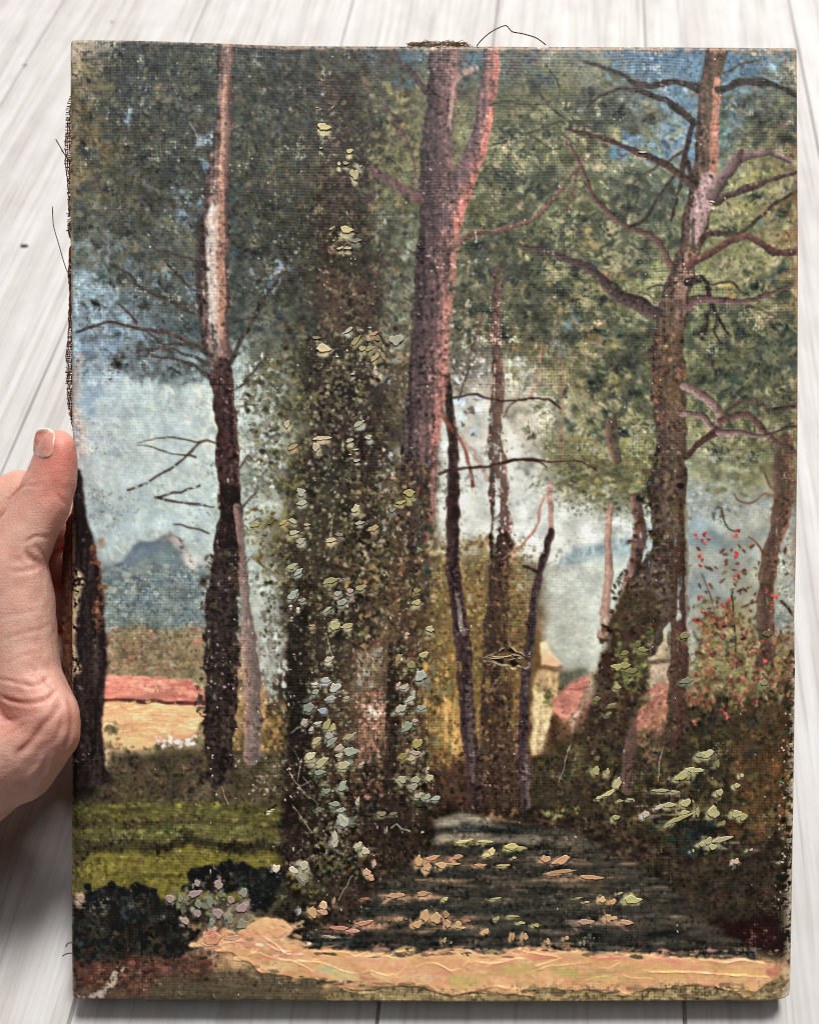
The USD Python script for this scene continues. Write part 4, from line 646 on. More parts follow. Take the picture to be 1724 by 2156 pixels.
# boughs of the left tree
L = [([(440, 742), (407, 724), (371, 722), (328, 733), (286, 740)], (12, 4)), ([(438, 762), (392, 745), (353, 733), (320, 736)], (9, 3)), ([(440, 788), (407, 766), (365, 754), (322, 751)], (9, 4)),
     ([(408, 724), (371, 706), (340, 697), (304, 694), (268, 685), (235, 679), (204, 685), (174, 695), (160, 701)], (8, 6)), ([(307, 697), (340, 724)], (5, 4)),
     ([(438, 561), (407, 543), (371, 533), (334, 524), (318, 515)], (10, 5)), ([(416, 615), (377, 579), (347, 545)], (8, 5)), ([(404, 655), (347, 627), (304, 612), (280, 585), (256, 567), (230, 554)], (8, 6)), ([(288, 679), (268, 655), (247, 639)], (7, 4)),
     ([(480, 450), (498, 421), (528, 385)], (9, 6)), ([(484, 756), (498, 724), (525, 676), (552, 627), (583, 579), (613, 530)], (12, 5)), ([(481, 674), (525, 661)], (7, 3)), ([(490, 817), (519, 791), (547, 754)], (6, 4)),
     ([(452, 931), (425, 926), (395, 953), (347, 990), (304, 1017), (265, 1032)], (5, 6)), ([(416, 929), (371, 921), (347, 920), (316, 926), (283, 932)], (4.5, 2)), ([(408, 960), (386, 956), (347, 950), (316, 941), (280, 937)], (5, 2)),
     ([(416, 1021), (371, 1035), (322, 1048)], (5, 5)), ([(446, 1064), (392, 1056), (328, 1049)], (5, 5)), ([(437, 1120), (416, 1111), (365, 1102)], (5, 4)), ([(497, 984), (519, 955), (531, 968)], (5, 4)), ([(500, 1069), (537, 1032)], (6, 4)), ([(512, 1190), (530, 1160)], (4, 3)),
     ([(360, 150), (400, 220), (440, 270)], (3, 3)), ([(505, 850), (540, 845)], (3, 3))]
for i, (pts, w) in enumerate(L): stroke(pts, (78, 60, 54) if i == 3 else (74, 64, 60) if i < 13 else (84, 74, 68), w, a=.88, dry=.14 if i < 13 else .18, edge=.2)
stroke([(528, 560), (556, 620), (590, 575)], (150, 160, 164), 7, a=.4, dry=.5)
stroke([(376, 190), (388, 230), (410, 270), (430, 300)], (140, 136, 122), 4, a=.6, dry=.4)

# ---- hedge and flowers at lower left
for poly in ([(168, 1890), (200, 1882), (232, 1866), (262, 1872), (290, 1866), (318, 1872), (338, 1878), (345, 1930), (420, 1960), (420, 2000), (360, 2030), (150, 2040), (152, 1930)], [(385, 1870), (410, 1840), (440, 1832), (470, 1818), (500, 1814), (540, 1828), (600, 1826), (620, 1870), (560, 1915), (530, 1915), (520, 1880), (400, 1880)]):
    region(poly, (48, 48, 42), a=.95, wob=3, fine=3, soft=2, c2=(54, 48, 42), var=.09)
    dabs(poly, 330, [(40, 46, 44), (56, 54, 44), (66, 58, 46), (48, 58, 56), (60, 44, 40), (36, 38, 36)], (5, 12), (1.1, 2), dry=.25, wob=2)
for x, y in [(185, 1872), (236, 1866), (256, 1876), (286, 1868), (300, 1872), (325, 1878), (404, 1842), (434, 1832), (468, 1824), (486, 1814), (512, 1820), (536, 1836)]:
    dab(x, y, 9, 11, rng.uniform(-.5, .5), (38, 42, 38), .95, .05, .15)
region([(535, 1850), (590, 1830), (600, 1860), (560, 1915), (530, 1915)], (40, 46, 42), a=.9, wob=3, soft=2)
dabs([(350, 1880), (420, 1862), (520, 1880), (545, 1930), (440, 1945), (380, 1930)], 90, [(120, 116, 88), (96, 90, 66), (140, 130, 110), (108, 100, 72)], (5, 11), (1.1, 2), dry=.25)
region([(590, 1870), (690, 1840), (690, 1880), (640, 1930), (600, 1930)], (70, 66, 50), a=.6, wob=6, soft=6, dry=.2)
dabs([(600, 1820), (700, 1810), (690, 1870), (610, 1880)], 60, [(112, 106, 60), (90, 86, 54), (56, 54, 44)], (5, 12), (1.2, 2), dry=.3)
# red-brown corner
region([(150, 2020), (400, 2010), (500, 2030), (420, 2070), (330, 2100), (150, 2110)], (96, 58, 48), a=.7, wob=8, soft=9, c2=(88, 66, 52))
dabs([(155, 2020), (420, 2010), (480, 2040), (330, 2095), (160, 2100)], 260, [(110, 64, 52), (84, 54, 46), (72, 58, 48), (124, 86, 66), (98, 62, 50)], (5, 13), (1.4, 3), ang=(-.2, .5), dry=.35)
region([(330, 2060), (560, 2050), (680, 2064), (700, 2112), (320, 2114)], (88, 76, 58), a=.8, wob=6, soft=6, streak='h', var=.07)
stroke([(252, 2042, 12), (238, 2062, 16), (226, 2082, 20), (200, 2100, 20), (160, 2108, 18)], (172, 162, 144), a=.7, dry=.46, edge=.5)
dabs([(380, 1960), (430, 1950), (520, 2030), (420, 2010)], 70, [(150, 108, 84), (120, 88, 68), (92, 72, 58)], (4, 10), (1.3, 3), dry=.36)
# ---- the sunlit band of the foreground, laid on with the knife
BAND = [(420, 1985), (440, 1972), (500, 1962), (530, 1945), (560, 1930), (600, 1932), (622, 1950), (605, 1975), (640, 1996), (760, 2002), (860, 2004), (960, 2000), (1060, 2004), (1100, 1996), (1200, 2006), (1320, 2004), (1400, 2010), (1480, 2018), (1560, 2022), (1630, 2026), (1652, 2045),
        (1630, 2070), (1600, 2095), (1575, 2102), (1540, 2080), (1470, 2078), (1390, 2076), (1320, 2094), (1240, 2086), (1165, 2080), (1095, 2094), (1020, 2090), (950, 2090), (875, 2078), (800, 2087), (745, 2086), (702, 2070), (655, 2065), (558, 2056), (519, 2022), (500, 2010), (450, 2000)]
region([(690, 2060), (1660, 2050), (1655, 2112), (690, 2114)], (128, 112, 78), a=.75, wob=6, soft=5, streak='h', var=.07, c2=(150, 128, 88))
region(BAND, (212, 160, 112), a=1, wob=3, fine=1.4, soft=1.4, var=.03, h=.55, c2=(204, 152, 108))
dabs(BAND, 260, [(218, 164, 112), (204, 156, 102), (212, 146, 110), (192, 156, 100), (222, 174, 124)], (12, 34), (2.2, 4.5), ang=(-.25, .25), a=(.3, .75), dry=.12, j=.035, h=.6, wob=1)
for x, y, rx, ry, c in [(720, 2050, 44, 16, (198, 180, 124)), (690, 2036, 30, 12, (190, 176, 130)), (980, 2062, 56, 16, (190, 166, 100)), (1100, 2040, 50, 16, (188, 160, 96)), (1200, 2044, 40, 14, (180, 164, 92)), (1270, 2050, 50, 12, (188, 160, 104)), (1420, 2050, 46, 16, (212, 166, 104)), (1560, 2050, 50, 20, (216, 168, 108)), (1510, 2072, 40, 10, (214, 150, 112)), (780, 2020, 60, 14, (218, 158, 122)), (860, 2040, 50, 12, (212, 156, 120)), (1140, 2012, 40, 9, (218, 138, 108)), (1290, 2014, 50, 9, (214, 134, 108)), (1430, 2022, 34, 10, (212, 134, 110)), (1640, 2044, 16, 18, (180, 110, 92)), (600, 2030, 50, 16, (226, 182, 128)), (560, 1985, 40, 14, (220, 160, 128)), (600, 2004, 40, 9, (214, 160, 132)), (905, 2056, 40, 10, (206, 168, 128)), (560, 1950, 24, 14, (220, 162, 116))]:
    dab(x, y, rx, ry, rng.uniform(-.15, .15), c, .75, .08, .6, 2)
def PD(cx, cy): return (572.4 + .3027 * cx, 1683.6 + .3027 * cy)
def PE(cx, cy): return (1052 + .376 * cx, 1683.6 + .376 * cy)
def PC(cx, cy): return (134.7 + .3027 * cx, 1683.6 + .3027 * cy)
RID = [(PD, [(280, 1045), (400, 1050), (520, 1055), (600, 1080), (700, 1045)]), (PD, [(700, 1050), (800, 1075), (860, 1100)]), (PD, [(160, 1090), (240, 1120), (320, 1120), (420, 1150), (500, 1180), (600, 1203), (700, 1183), (760, 1203), (850, 1220), (930, 1180), (960, 1110)]),
       (PD, [(1010, 1170), (1080, 1130), (1160, 1130), (1230, 1160), (1270, 1180), (1330, 1175)]), (PD, [(1330, 1180), (1380, 1120), (1470, 1120), (1560, 1130), (1720, 1105)]), (PD, [(460, 1270), (520, 1320), (640, 1342), (760, 1330)]), (PD, [(0, 1050), (60, 1100), (150, 1110), (250, 1160), (300, 1200)]), (PD, [(-20, 1010), (60, 1040), (160, 1050)]), (PD, [(600, 1215), (690, 1215), (720, 1185)]), (PD, [(1250, 1340), (1400, 1325), (1560, 1290), (1720, 1300)]), (PD, [(1510, 1170), (1560, 1130), (1640, 1120)]), (PD, [(850, 1060), (1000, 1040), (1100, 1060)]), (PD, [(1150, 1050), (1300, 1030), (1480, 1050)]),
       (PE, [(0, 895), (100, 885), (190, 890)]), (PE, [(165, 972), (280, 930), (400, 915), (540, 903)]), (PE, [(700, 970), (760, 990), (900, 1000)]), (PE, [(1120, 890), (1210, 895), (1300, 908), (1400, 895), (1550, 920)]), (PE, [(850, 960), (1100, 960), (1300, 975), (1550, 995)]), (PE, [(450, 1030), (560, 990), (650, 980)]), (PE, [(120, 840), (200, 850), (350, 880), (200, 930)]), (PE, [(410, 850), (520, 845), (690, 850), (760, 880)]), (PE, [(560, 930), (640, 935), (710, 900)]), (PE, [(1230, 1040), (1340, 1070), (1400, 1040)]), (PE, [(0, 1035), (60, 1050), (150, 1050)]), (PE, [(670, 1045), (720, 1075), (800, 1100)]),
       (PC, [(1100, 930), (1200, 905), (1290, 850), (1340, 820)]), (PC, [(1280, 1080), (1350, 1060), (1450, 1090), (1560, 1110), (1720, 1120)]), (PC, [(1400, 950), (1480, 1000), (1560, 1060), (1700, 1070)]), (PC, [(1100, 1000), (1200, 985), (1270, 980)]), (PC, [(1270, 1100), (1330, 1150), (1400, 1220)])]
def ridge(pts, w=5.5, h=.55, c=(232, 190, 140), a=.6):
    p = curve(np.column_stack([pts, np.full(len(pts), w)]), 1.5); m = w * 2
    sl = box(p[:, 0].min() - m, p[:, 0].max() + m, p[:, 1].min() - m, p[:, 1].max() + m)
    d, i = cKDTree(p[:, :2]).query(np.column_stack([(X[sl] + .8 * N7a[sl]).ravel(), (Y[sl] + .8 * N7b[sl]).ravel()]))
    d = d.reshape(X[sl].shape); e = np.minimum(i, len(p) - 1 - i).reshape(d.shape) * 1.5
    k = np.exp(-(d / (w * .42)) ** 2) * np.clip(e / 14 + .25, 0, 1) * np.clip(.75 + .35 * N10[sl], .2, 1.3)
    yy = Y[sl] - p[i.reshape(d.shape), 1]
    H[sl] += h * k + h * .9 * np.exp(-np.clip(yy, 0, 99) / 9) * (yy > 0) * np.clip(e / 14, 0, 1) * (d < 26) * np.clip(1 - (d - 14) / 12, 0, 1)
    C[sl] += (np.asarray(c, float) - C[sl]) * np.clip(k * a * .6, 0, 1)[..., None]
dabs([(640, 1988), (1650, 2000), (1650, 2018), (640, 2010)], 150, [(206, 146, 112), (190, 130, 104), (150, 116, 88), (96, 82, 66), (74, 68, 58)], (7, 20), (3, 6), ang=(-.12, .12), a=(.4, .8), dry=.30, h=.2)
dabs([(430, 1965), (640, 1935), (660, 1990), (560, 2030), (440, 2000)], 70, [(224, 166, 134), (206, 142, 116), (186, 140, 108), (226, 180, 140)], (5, 14), (1.6, 3.4), ang=(-.5, .5), a=(.4, .8), dry=.25, h=.4)
dabs([(520, 2040), (700, 2062), (1000, 2084), (1300, 2088), (1650, 2070), (1650, 2100), (700, 2096), (540, 2064)], 160, [(128, 108, 76), (150, 122, 82), (178, 140, 94), (100, 84, 60)], (6, 18), (2.4, 5), ang=(-.1, .1), a=(.4, .8), dry=.30)
for fn, pts in RID: ridge([fn(*q) for q in pts], w=rng.uniform(2.6, 4.0), h=rng.uniform(.12, .34))
# dry brown weave showing at the lower rim of the band
rim = inside([(150, 2082), (1665, 2072), (1665, 2118), (150, 2118)], (slice(0, ny), slice(0, nx)), 4, 2)
lay((slice(0, ny), slice(0, nx)), gaussian_filter(rim.astype(float), 4) * np.clip((.44 - DRYF) * 5, 0, 1) * .6, (112, 95, 68))

# ---- leaves laid on thick (their relief follows below), berries, blossoms
for x, y in [(1470, 1120), (1485, 1116), (1478, 1132), (1494, 1127), (1555, 1110), (1553, 1120), (1475, 1162), (1482, 1170), (1552, 1156), (1548, 1166), (1474, 1182), (1556, 1202), (1550, 1207), (1497, 1222), (1476, 1252), (1484, 1248), (1530, 1265), (1540, 1258), (1490, 1282), (1470, 1300), (1512, 1290), (1620, 1236), (1628, 1246), (1640, 1250), (1630, 1262), (1485, 1308), (1530, 1335), (1520, 1355), (1575, 1330), (1565, 1310), (1585, 1322), (1510, 1370), (1493, 1405), (1540, 1425), (1565, 1422), (1612, 1345), (1618, 1388), (1650, 1335), (1640, 1352), (1555, 1300), (1525, 1320), (1500, 1330), (1532, 1500), (1536, 1506), (1468, 1518), (1525, 1492), (1600, 1462), (1480, 1300)]:
    for _ in range(2): dab(x + rng.normal(0, 2), y + rng.normal(0, 2), rng.uniform(3.5, 6.5), rng.uniform(2.5, 4), rng.uniform(0, 3), jit([(190, 80, 76), (176, 68, 64), (204, 104, 94), (140, 56, 50)][rng.integers(4)], .05), .9, .05, .2)
for x, y, r in [(1500, 1310, 40), (1550, 1300, 44), (1590, 1350, 36), (1490, 1370, 40), (1545, 1380, 46), (1600, 1420, 40), (1500, 1430, 40), (1650, 1400, 34), (1560, 1450, 46), (1650, 1340, 34), (1635, 1440, 40), (1480, 1460, 40)]:
    clump(x, y, r, 80, [(136, 120, 76), (120, 104, 64), (146, 96, 70), (108, 82, 56), (128, 78, 60), (88, 76, 52), (150, 134, 96), (100, 92, 62)], (4, 9), (1.3, 2.4), 1.0, .12, (.7, 1))
for _ in range(150):
    x, y = rng.normal(1540, 50), rng.uniform(1140, 1500)
    dab(x, y, rng.uniform(5, 9), rng.uniform(2.5, 4), rng.uniform(0, 3), jit([(98, 84, 54), (120, 108, 66), (84, 64, 50), (112, 62, 50)][rng.integers(4)], .08), .85, .1, .1)

DAUB = []
def leaf(fn, s, items):
    for it in items:
        cx, cy, w, h, a = it[:5]; c = np.array(it[5], float); g_ = c.mean(); c = (g_ + .74 * (c - g_)) * np.array([1.0, .965, .92]) * (.95 if cy < 9e9 else 1)
        x, y = fn(cx, cy); DAUB.append((x, y, w * s / 2, h * s / 2, math.radians(a), c))
def PA(cx, cy): return (656.6 + .3027 * cx, 336.7 + .3027 * cy)
def PF(cx, cy): return (656.6 + .3027 * cx, 808 + .3027 * cy)
def PG(cx, cy): return (134.7 + .3027 * cx, 808 + .3027 * cy)
def PB(cx, cy): return (572.4 + .3027 * cx, 1262.7 + .3027 * cy)
def PR(cx, cy): return (1052 + .376 * cx, 1262.7 + .376 * cy)
Yw, Gy, Cr, Bl, Ol, Li = (206, 200, 142), (180, 188, 166), (216, 200, 158), (170, 186, 184), (172, 166, 108), (190, 166, 168)
leaf(lambda a, b: (a, b), 1, [(682, 267, 30, 16, 0, Yw), (672, 262, 12, 6, 30, Yw), (736, 318, 14, 11, 10, Yw), (746, 368, 17, 30, 20, (188, 186, 140)), (728, 344, 14, 7, 0, (170, 168, 128)), (714, 345, 8, 10, 0, Yw), (700, 225, 12, 5, 40, (160, 164, 140)), (668, 226, 9, 4, 0, (166, 158, 118)), (676, 312, 8, 4, 0, Yw), (760, 350, 9, 4, 60, (180, 178, 140))])
leaf(PA, .3027, [(80, 1310, 92, 72, 0, Cr), (250, 1185, 84, 30, 30, Gy), (430, 1208, 60, 28, 20, (196, 158, 118)), (305, 1258, 100, 38, 48, Ol), (455, 1240, 44, 50, 70, (152, 142, 92)), (350, 1312, 56, 40, 15, (176, 176, 118)), (400, 1312, 60, 36, 35, Ol), (435, 1378, 70, 38, 42, (190, 180, 114)), (585, 1250, 110, 84, 10, (168, 172, 152)), (240, 485, 96, 56, 0, Yw), (140, 475, 44, 20, 30, (180, 176, 130)), (195, 612, 44, 22, 20, Yw), (248, 612, 62, 24, 0, (196, 190, 140)), (300, 560, 80, 40, 0, (132, 136, 118)), (440, 1448, 24, 34, 0, (208, 208, 186)), (175, 1367, 26, 18, 0, (212, 206, 186)), (246, 1325, 16, 18, 0, Cr), (285, 1487, 34, 14, 10, (222, 216, 196)), (395, 1252, 30, 24, 0, (150, 160, 140)), (403, 1165, 30, 14, 0, Gy), (30, 1235, 60, 26, 0, (150, 140, 110)), (150, 558, 14, 14, 0, Yw), (272, 685, 10, 14, 0, Yw), (300, 690, 14, 10, 0, (190, 184, 140))])
leaf(PF, .3027, [(68, 378, 112, 36, 5, Cr), (28, 440, 56, 66, 0, (196, 190, 156)), (325, 278, 84, 36, 32, Gy), (262, 395, 62, 30, 18, (202, 196, 164)), (393, 372, 46, 42, 20, (178, 188, 168)), (305, 457, 40, 14, 5, (206, 202, 168)), (265, 492, 26, 10, 0, Cr), (310, 535, 44, 22, 10, (190, 192, 168)), (678, 760, 74, 60, 5, (186, 176, 108)), (618, 825, 80, 28, 10, (188, 182, 118)), (302, 870, 72, 48, 38, (206, 206, 162)), (330, 968, 62, 30, 5, Gy), (428, 1005, 74, 46, 20, (186, 172, 118)), (132, 1088, 84, 34, 14, Cr), (130, 1370, 110, 46, 18, (164, 166, 112)), (265, 1442, 48, 40, 0, Li), (180, 1460, 74, 34, 18, (172, 182, 162)), (208, 1520, 72, 48, 20, Bl), (105, 1570, 64, 22, 36, (190, 194, 166)), (160, 1655, 72, 28, 20, (188, 186, 144)), (245, 1682, 80, 30, 10, (176, 172, 124)), (730, 1520, 64, 34, 10, (192, 182, 118)), (730, 1440, 50, 40, 0, (160, 154, 96)), (340, 1420, 90, 40, 10, (168, 162, 124)), (450, 1420, 60, 30, 50, (140, 130, 84)), (190, 1050, 60, 30, 0, (140, 142, 128)), (560, 880, 50, 30, 20, (140, 150, 150))])
leaf(PG, .3027, [(1650, 755, 62, 66, 30, (174, 184, 168)), (1655, 830, 72, 38, 8, Gy), (1592, 955, 60, 36, -20, (190, 190, 152)), (1525, 965, 64, 28, 30, (192, 180, 112)), (1690, 980, 52, 18, 5, (200, 198, 160)), (1600, 1035, 72, 34, 10, (196, 200, 162)), (1645, 1095, 72, 46, 32, Gy), (1585, 1270, 74, 38, 24, (182, 190, 152)), (1630, 1310, 72, 38, 42, Bl), (1590, 1470, 84, 56, 42, Bl), (1655, 1505, 60, 30, 10, (150, 164, 150)), (1578, 1546, 26, 22, 0, (226, 222, 210)), (1630, 1566, 26, 28, 0, (230, 226, 214)), (1585, 1628, 22, 16, 0, (206, 200, 184)), (1550, 280, 60, 40, 70, (206, 196, 160)), (1590, 440, 70, 34, 30, (196, 164, 120)), (1440, 960, 60, 30, 40, (120, 112, 66)), (1330, 980, 70, 40, 20, (176, 172, 120))])
leaf(PB, .3027, [(490, 20, 74, 46, 18, (152, 166, 146)), (385, 70, 72, 24, 36, (168, 176, 142)), (435, 180, 82, 70, 10, (194, 194, 138)), (525, 185, 84, 40, 10, (206, 200, 146)), (395, 415, 72, 40, 28, (206, 200, 180)), (282, 180, 44, 18, 0, (196, 176, 120)), (1100, 205, 62, 50, 0, (192, 190, 140)), (1055, 385, 80, 44, 22, (190, 180, 112)), (880, 405, 72, 38, 40, (184, 164, 102)), (1005, 22, 64, 38, 10, (190, 182, 128)), (970, 455, 60, 56, 50, (152, 150, 96)), (1035, 530, 78, 84, 55, (176, 190, 184)), (920, 605, 72, 38, 20, (196, 194, 180)), (962, 690, 78, 34, 30, (188, 196, 182)), (985, 655, 26, 56, -10, (176, 190, 172)), (895, 757, 74, 60, 30, Gy), (1037, 750, 64, 38, 0, (162, 180, 166)), (945, 880, 84, 56, 42, (150, 170, 150)), (995, 840, 42, 30, 0, Li), (1010, 1000, 76, 70, 40, (184, 174, 96)), (910, 1088, 72, 50, 32, (168, 158, 84)), (1000, 1065, 62, 40, 0, Li), (972, 1102, 60, 40, 20, (196, 196, 142)), (440, 612, 82, 66, 32, (188, 196, 194)), (375, 560, 72, 44, 0, (178, 190, 198)), (300, 585, 50, 20, 0, (222, 220, 206)), (305, 642, 50, 40, 20, (160, 176, 166)), (408, 686, 82, 40, 10, Bl), (255, 752, 82, 76, 20, (146, 166, 160)), (355, 772, 60, 50, 0, (160, 178, 206)), (225, 850, 42, 66, -40, (196, 182, 172)), (383, 870, 44, 90, -18, (186, 180, 120)), (425, 888, 40, 64, -25, (192, 186, 132)), (310, 980, 82, 46, 34, (202, 192, 144)), (320, 857, 62, 22, 8, (206, 210, 192)), (275, 900, 42, 32, 40, (192, 200, 182)), (540, 950, 104, 38, 28, (178, 180, 142)), (398, 945, 62, 50, 0, (170, 174, 188)), (415, 988, 90, 46, 40, (152, 166, 152)), (470, 1030, 70, 46, 10, (206, 186, 166)), (545, 1055, 86, 78, 0, (168, 190, 172)), (470, 1082, 62, 36, 10, (196, 200, 168)), (268, 1086, 78, 60, 30, (224, 222, 178)), (345, 1132, 110, 56, 40, (192, 190, 142)), (500, 1150, 92, 66, 24, (192, 196, 156)), (330, 1202, 70, 40, 0, (138, 166, 146)), (490, 1300, 82, 56, 48, (162, 180, 156)), (380, 1330, 62, 38, 0, (140, 156, 138)), (440, 1420, 72, 40, 0, (152, 166, 152)), (480, 1462, 62, 40, 10, (162, 184, 166)), (500, 1540, 76, 90, 40, (192, 204, 190)), (440, 1650, 34, 92, 0, (206, 204, 184)), (905, 1250, 58, 60, 40, (192, 190, 152)), (1000, 1252, 70, 50, 0, (176, 180, 156)), (1095, 1240, 62, 56, 20, (200, 196, 152)), (985, 1302, 60, 50, 30, (166, 170, 140)), (1020, 1362, 64, 38, 32, (186, 190, 162)), (1080, 1372, 62, 36, 42, (166, 188, 160)), (1140, 1382, 62, 38, 20, Bl), (765, 1490, 62, 42, -10, (152, 150, 112)), (842, 1490, 62, 24, 10, (136, 132, 98)), (600, 1390, 22, 46, -20, (214, 196, 176)), (520, 680, 50, 20, 10, (186, 180, 150)), (1022, 1420, 56, 44, 30, (66, 84, 60)), (155, 380, 20, 14, 0, (180, 150, 130)), (625, 1140, 40, 20, 20, (196, 186, 170)), (800, 1600, 14, 44, 0, (186, 184, 160)), (1085, 1175, 22, 26, 0, (216, 208, 196)), (880, 590, 40, 30, 40, (214, 190, 170)), (940, 240, 40, 24, 10, (206, 186, 168)), (330, 1460, 50, 36, 0, (120, 132, 108))])
leaf(PR, .376, [(1155, 866, 96, 52, 8, (206, 206, 152)), (1120, 870, 50, 30, 0, (168, 170, 124)), (1090, 955, 90, 36, -5, (198, 198, 138)), (1020, 985, 90, 46, 36, (194, 194, 134)), (660, 1030, 40, 70, -15, (204, 202, 150)), (610, 1085, 80, 26, 25, (206, 200, 146)), (560, 1108, 50, 18, 20, (206, 202, 156)), (540, 960, 46, 56, -20, (186, 184, 122)), (605, 965, 26, 40, 0, (190, 186, 130)), (900, 1068, 100, 18, 0, (176, 174, 130)), (980, 1074, 60, 14, -8, (180, 176, 136)), (945, 1148, 66, 32, 0, (192, 192, 138)), (1040, 1138, 62, 50, 30, (190, 190, 132)), (815, 1200, 50, 38, 35, (206, 192, 188)), (890, 1160, 54, 26, 30, (206, 192, 184)), (1195, 1190, 58, 76, -10, (192, 192, 132)), (1325, 1200, 60, 46, 20, (190, 190, 126)), (1360, 1215, 46, 46, 0, (180, 180, 118)), (1230, 1080, 42, 40, 0, (188, 186, 132)), (1328, 1042, 32, 32, 0, (190, 188, 136)), (1355, 985, 24, 24, 0, (206, 204, 156)), (1030, 1190, 50, 30, 10, (196, 192, 136)), (1105, 1190, 22, 60, 0, (176, 172, 120)), (1000, 1225, 140, 26, 22, (172, 170, 112)), (945, 1255, 44, 20, 50, (184, 180, 124)), (1220, 920, 24, 50, 0, (150, 146, 96)), (1250, 1250, 40, 20, 50, (156, 152, 98)), (700, 370, 62, 40, 20, (164, 166, 98)), (655, 378, 50, 46, -10, (184, 184, 112)), (740, 400, 60, 36, 10, (136, 138, 80)), (800, 280, 60, 30, 0, (150, 152, 90)), (700, 300, 50, 30, 20, (140, 144, 80)), (660, 490, 40, 30, 0, (184, 180, 120)), (545, 556, 40, 30, 20, (140, 142, 90)), (630, 588, 60, 14, 10, (160, 158, 110)), (610, 640, 40, 20, 30, (150, 148, 100)), (1045, 455, 70, 36, 10, (134, 146, 116)), (1035, 200, 60, 44, 20, (150, 144, 96)), (1480, 465, 46, 34, 0, (150, 156, 112)), (1500, 190, 60, 40, 20, (118, 108, 72)), (650, 1220, 40, 34, 0, (176, 176, 116)), (670, 1128, 40, 18, 10, (176, 176, 116)), (730, 1118, 40, 10, 0, (196, 190, 140))])
leaf(PE, .376, [(1240, 222, 100, 34, 14, (186, 184, 142)), (1165, 232, 46, 40, 60, (192, 190, 140)), (1190, 264, 46, 40, 0, (190, 190, 136)), (1128, 248, 36, 24, 30, (186, 184, 138)), (1322, 345, 26, 42, -25, (216, 192, 176)), (1080, 285, 14, 20, 0, (206, 200, 150)), (1405, 280, 26, 12, 30, (200, 190, 170)), (1580, 350, 24, 14, 0, (196, 186, 166)), (60, 265, 60, 40, 0, (218, 206, 118)), (118, 270, 76, 16, -5, (206, 194, 112)), (80, 327, 22, 14, 0, (216, 190, 130)), (258, 332, 52, 46, -10, (226, 172, 132)), (345, 340, 100, 44, 15, (222, 168, 128)), (345, 403, 180, 22, 6, (196, 154, 114)), (300, 420, 90, 18, 0, (186, 144, 106)), (510, 435, 112, 28, -5, (222, 168, 118)), (740, 560, 88, 52, 0, (202, 204, 130)), (670, 525, 30, 12, 20, (196, 194, 130)), (575, 560, 36, 36, 0, (236, 202, 134)), (632, 572, 40, 34, 30, (230, 172, 112)), (486, 572, 34, 10, 0, (206, 190, 130)), (440, 550, 46, 8, 8, (190, 190, 120)), (608, 662, 40, 46, 0, (216, 172, 122)), (635, 662, 50, 18, 10, (226, 190, 140)), (705, 685, 84, 28, -10, (220, 170, 128)), (480, 682, 90, 34, 0, (196, 156, 136)), (145, 770, 24, 48, -10, (226, 180, 124)), (75, 776, 14, 42, -10, (216, 172, 122)), (270, 796, 28, 42, 20, (222, 176, 122)), (375, 774, 26, 26, 0, (220, 172, 128)), (122, 692, 36, 16, 0, (206, 204, 130)), (205, 705, 32, 24, 0, (190, 186, 112)), (80, 658, 60, 10, 5, (190, 186, 110)), (470, 800, 14, 34, 0, (160, 150, 120))])
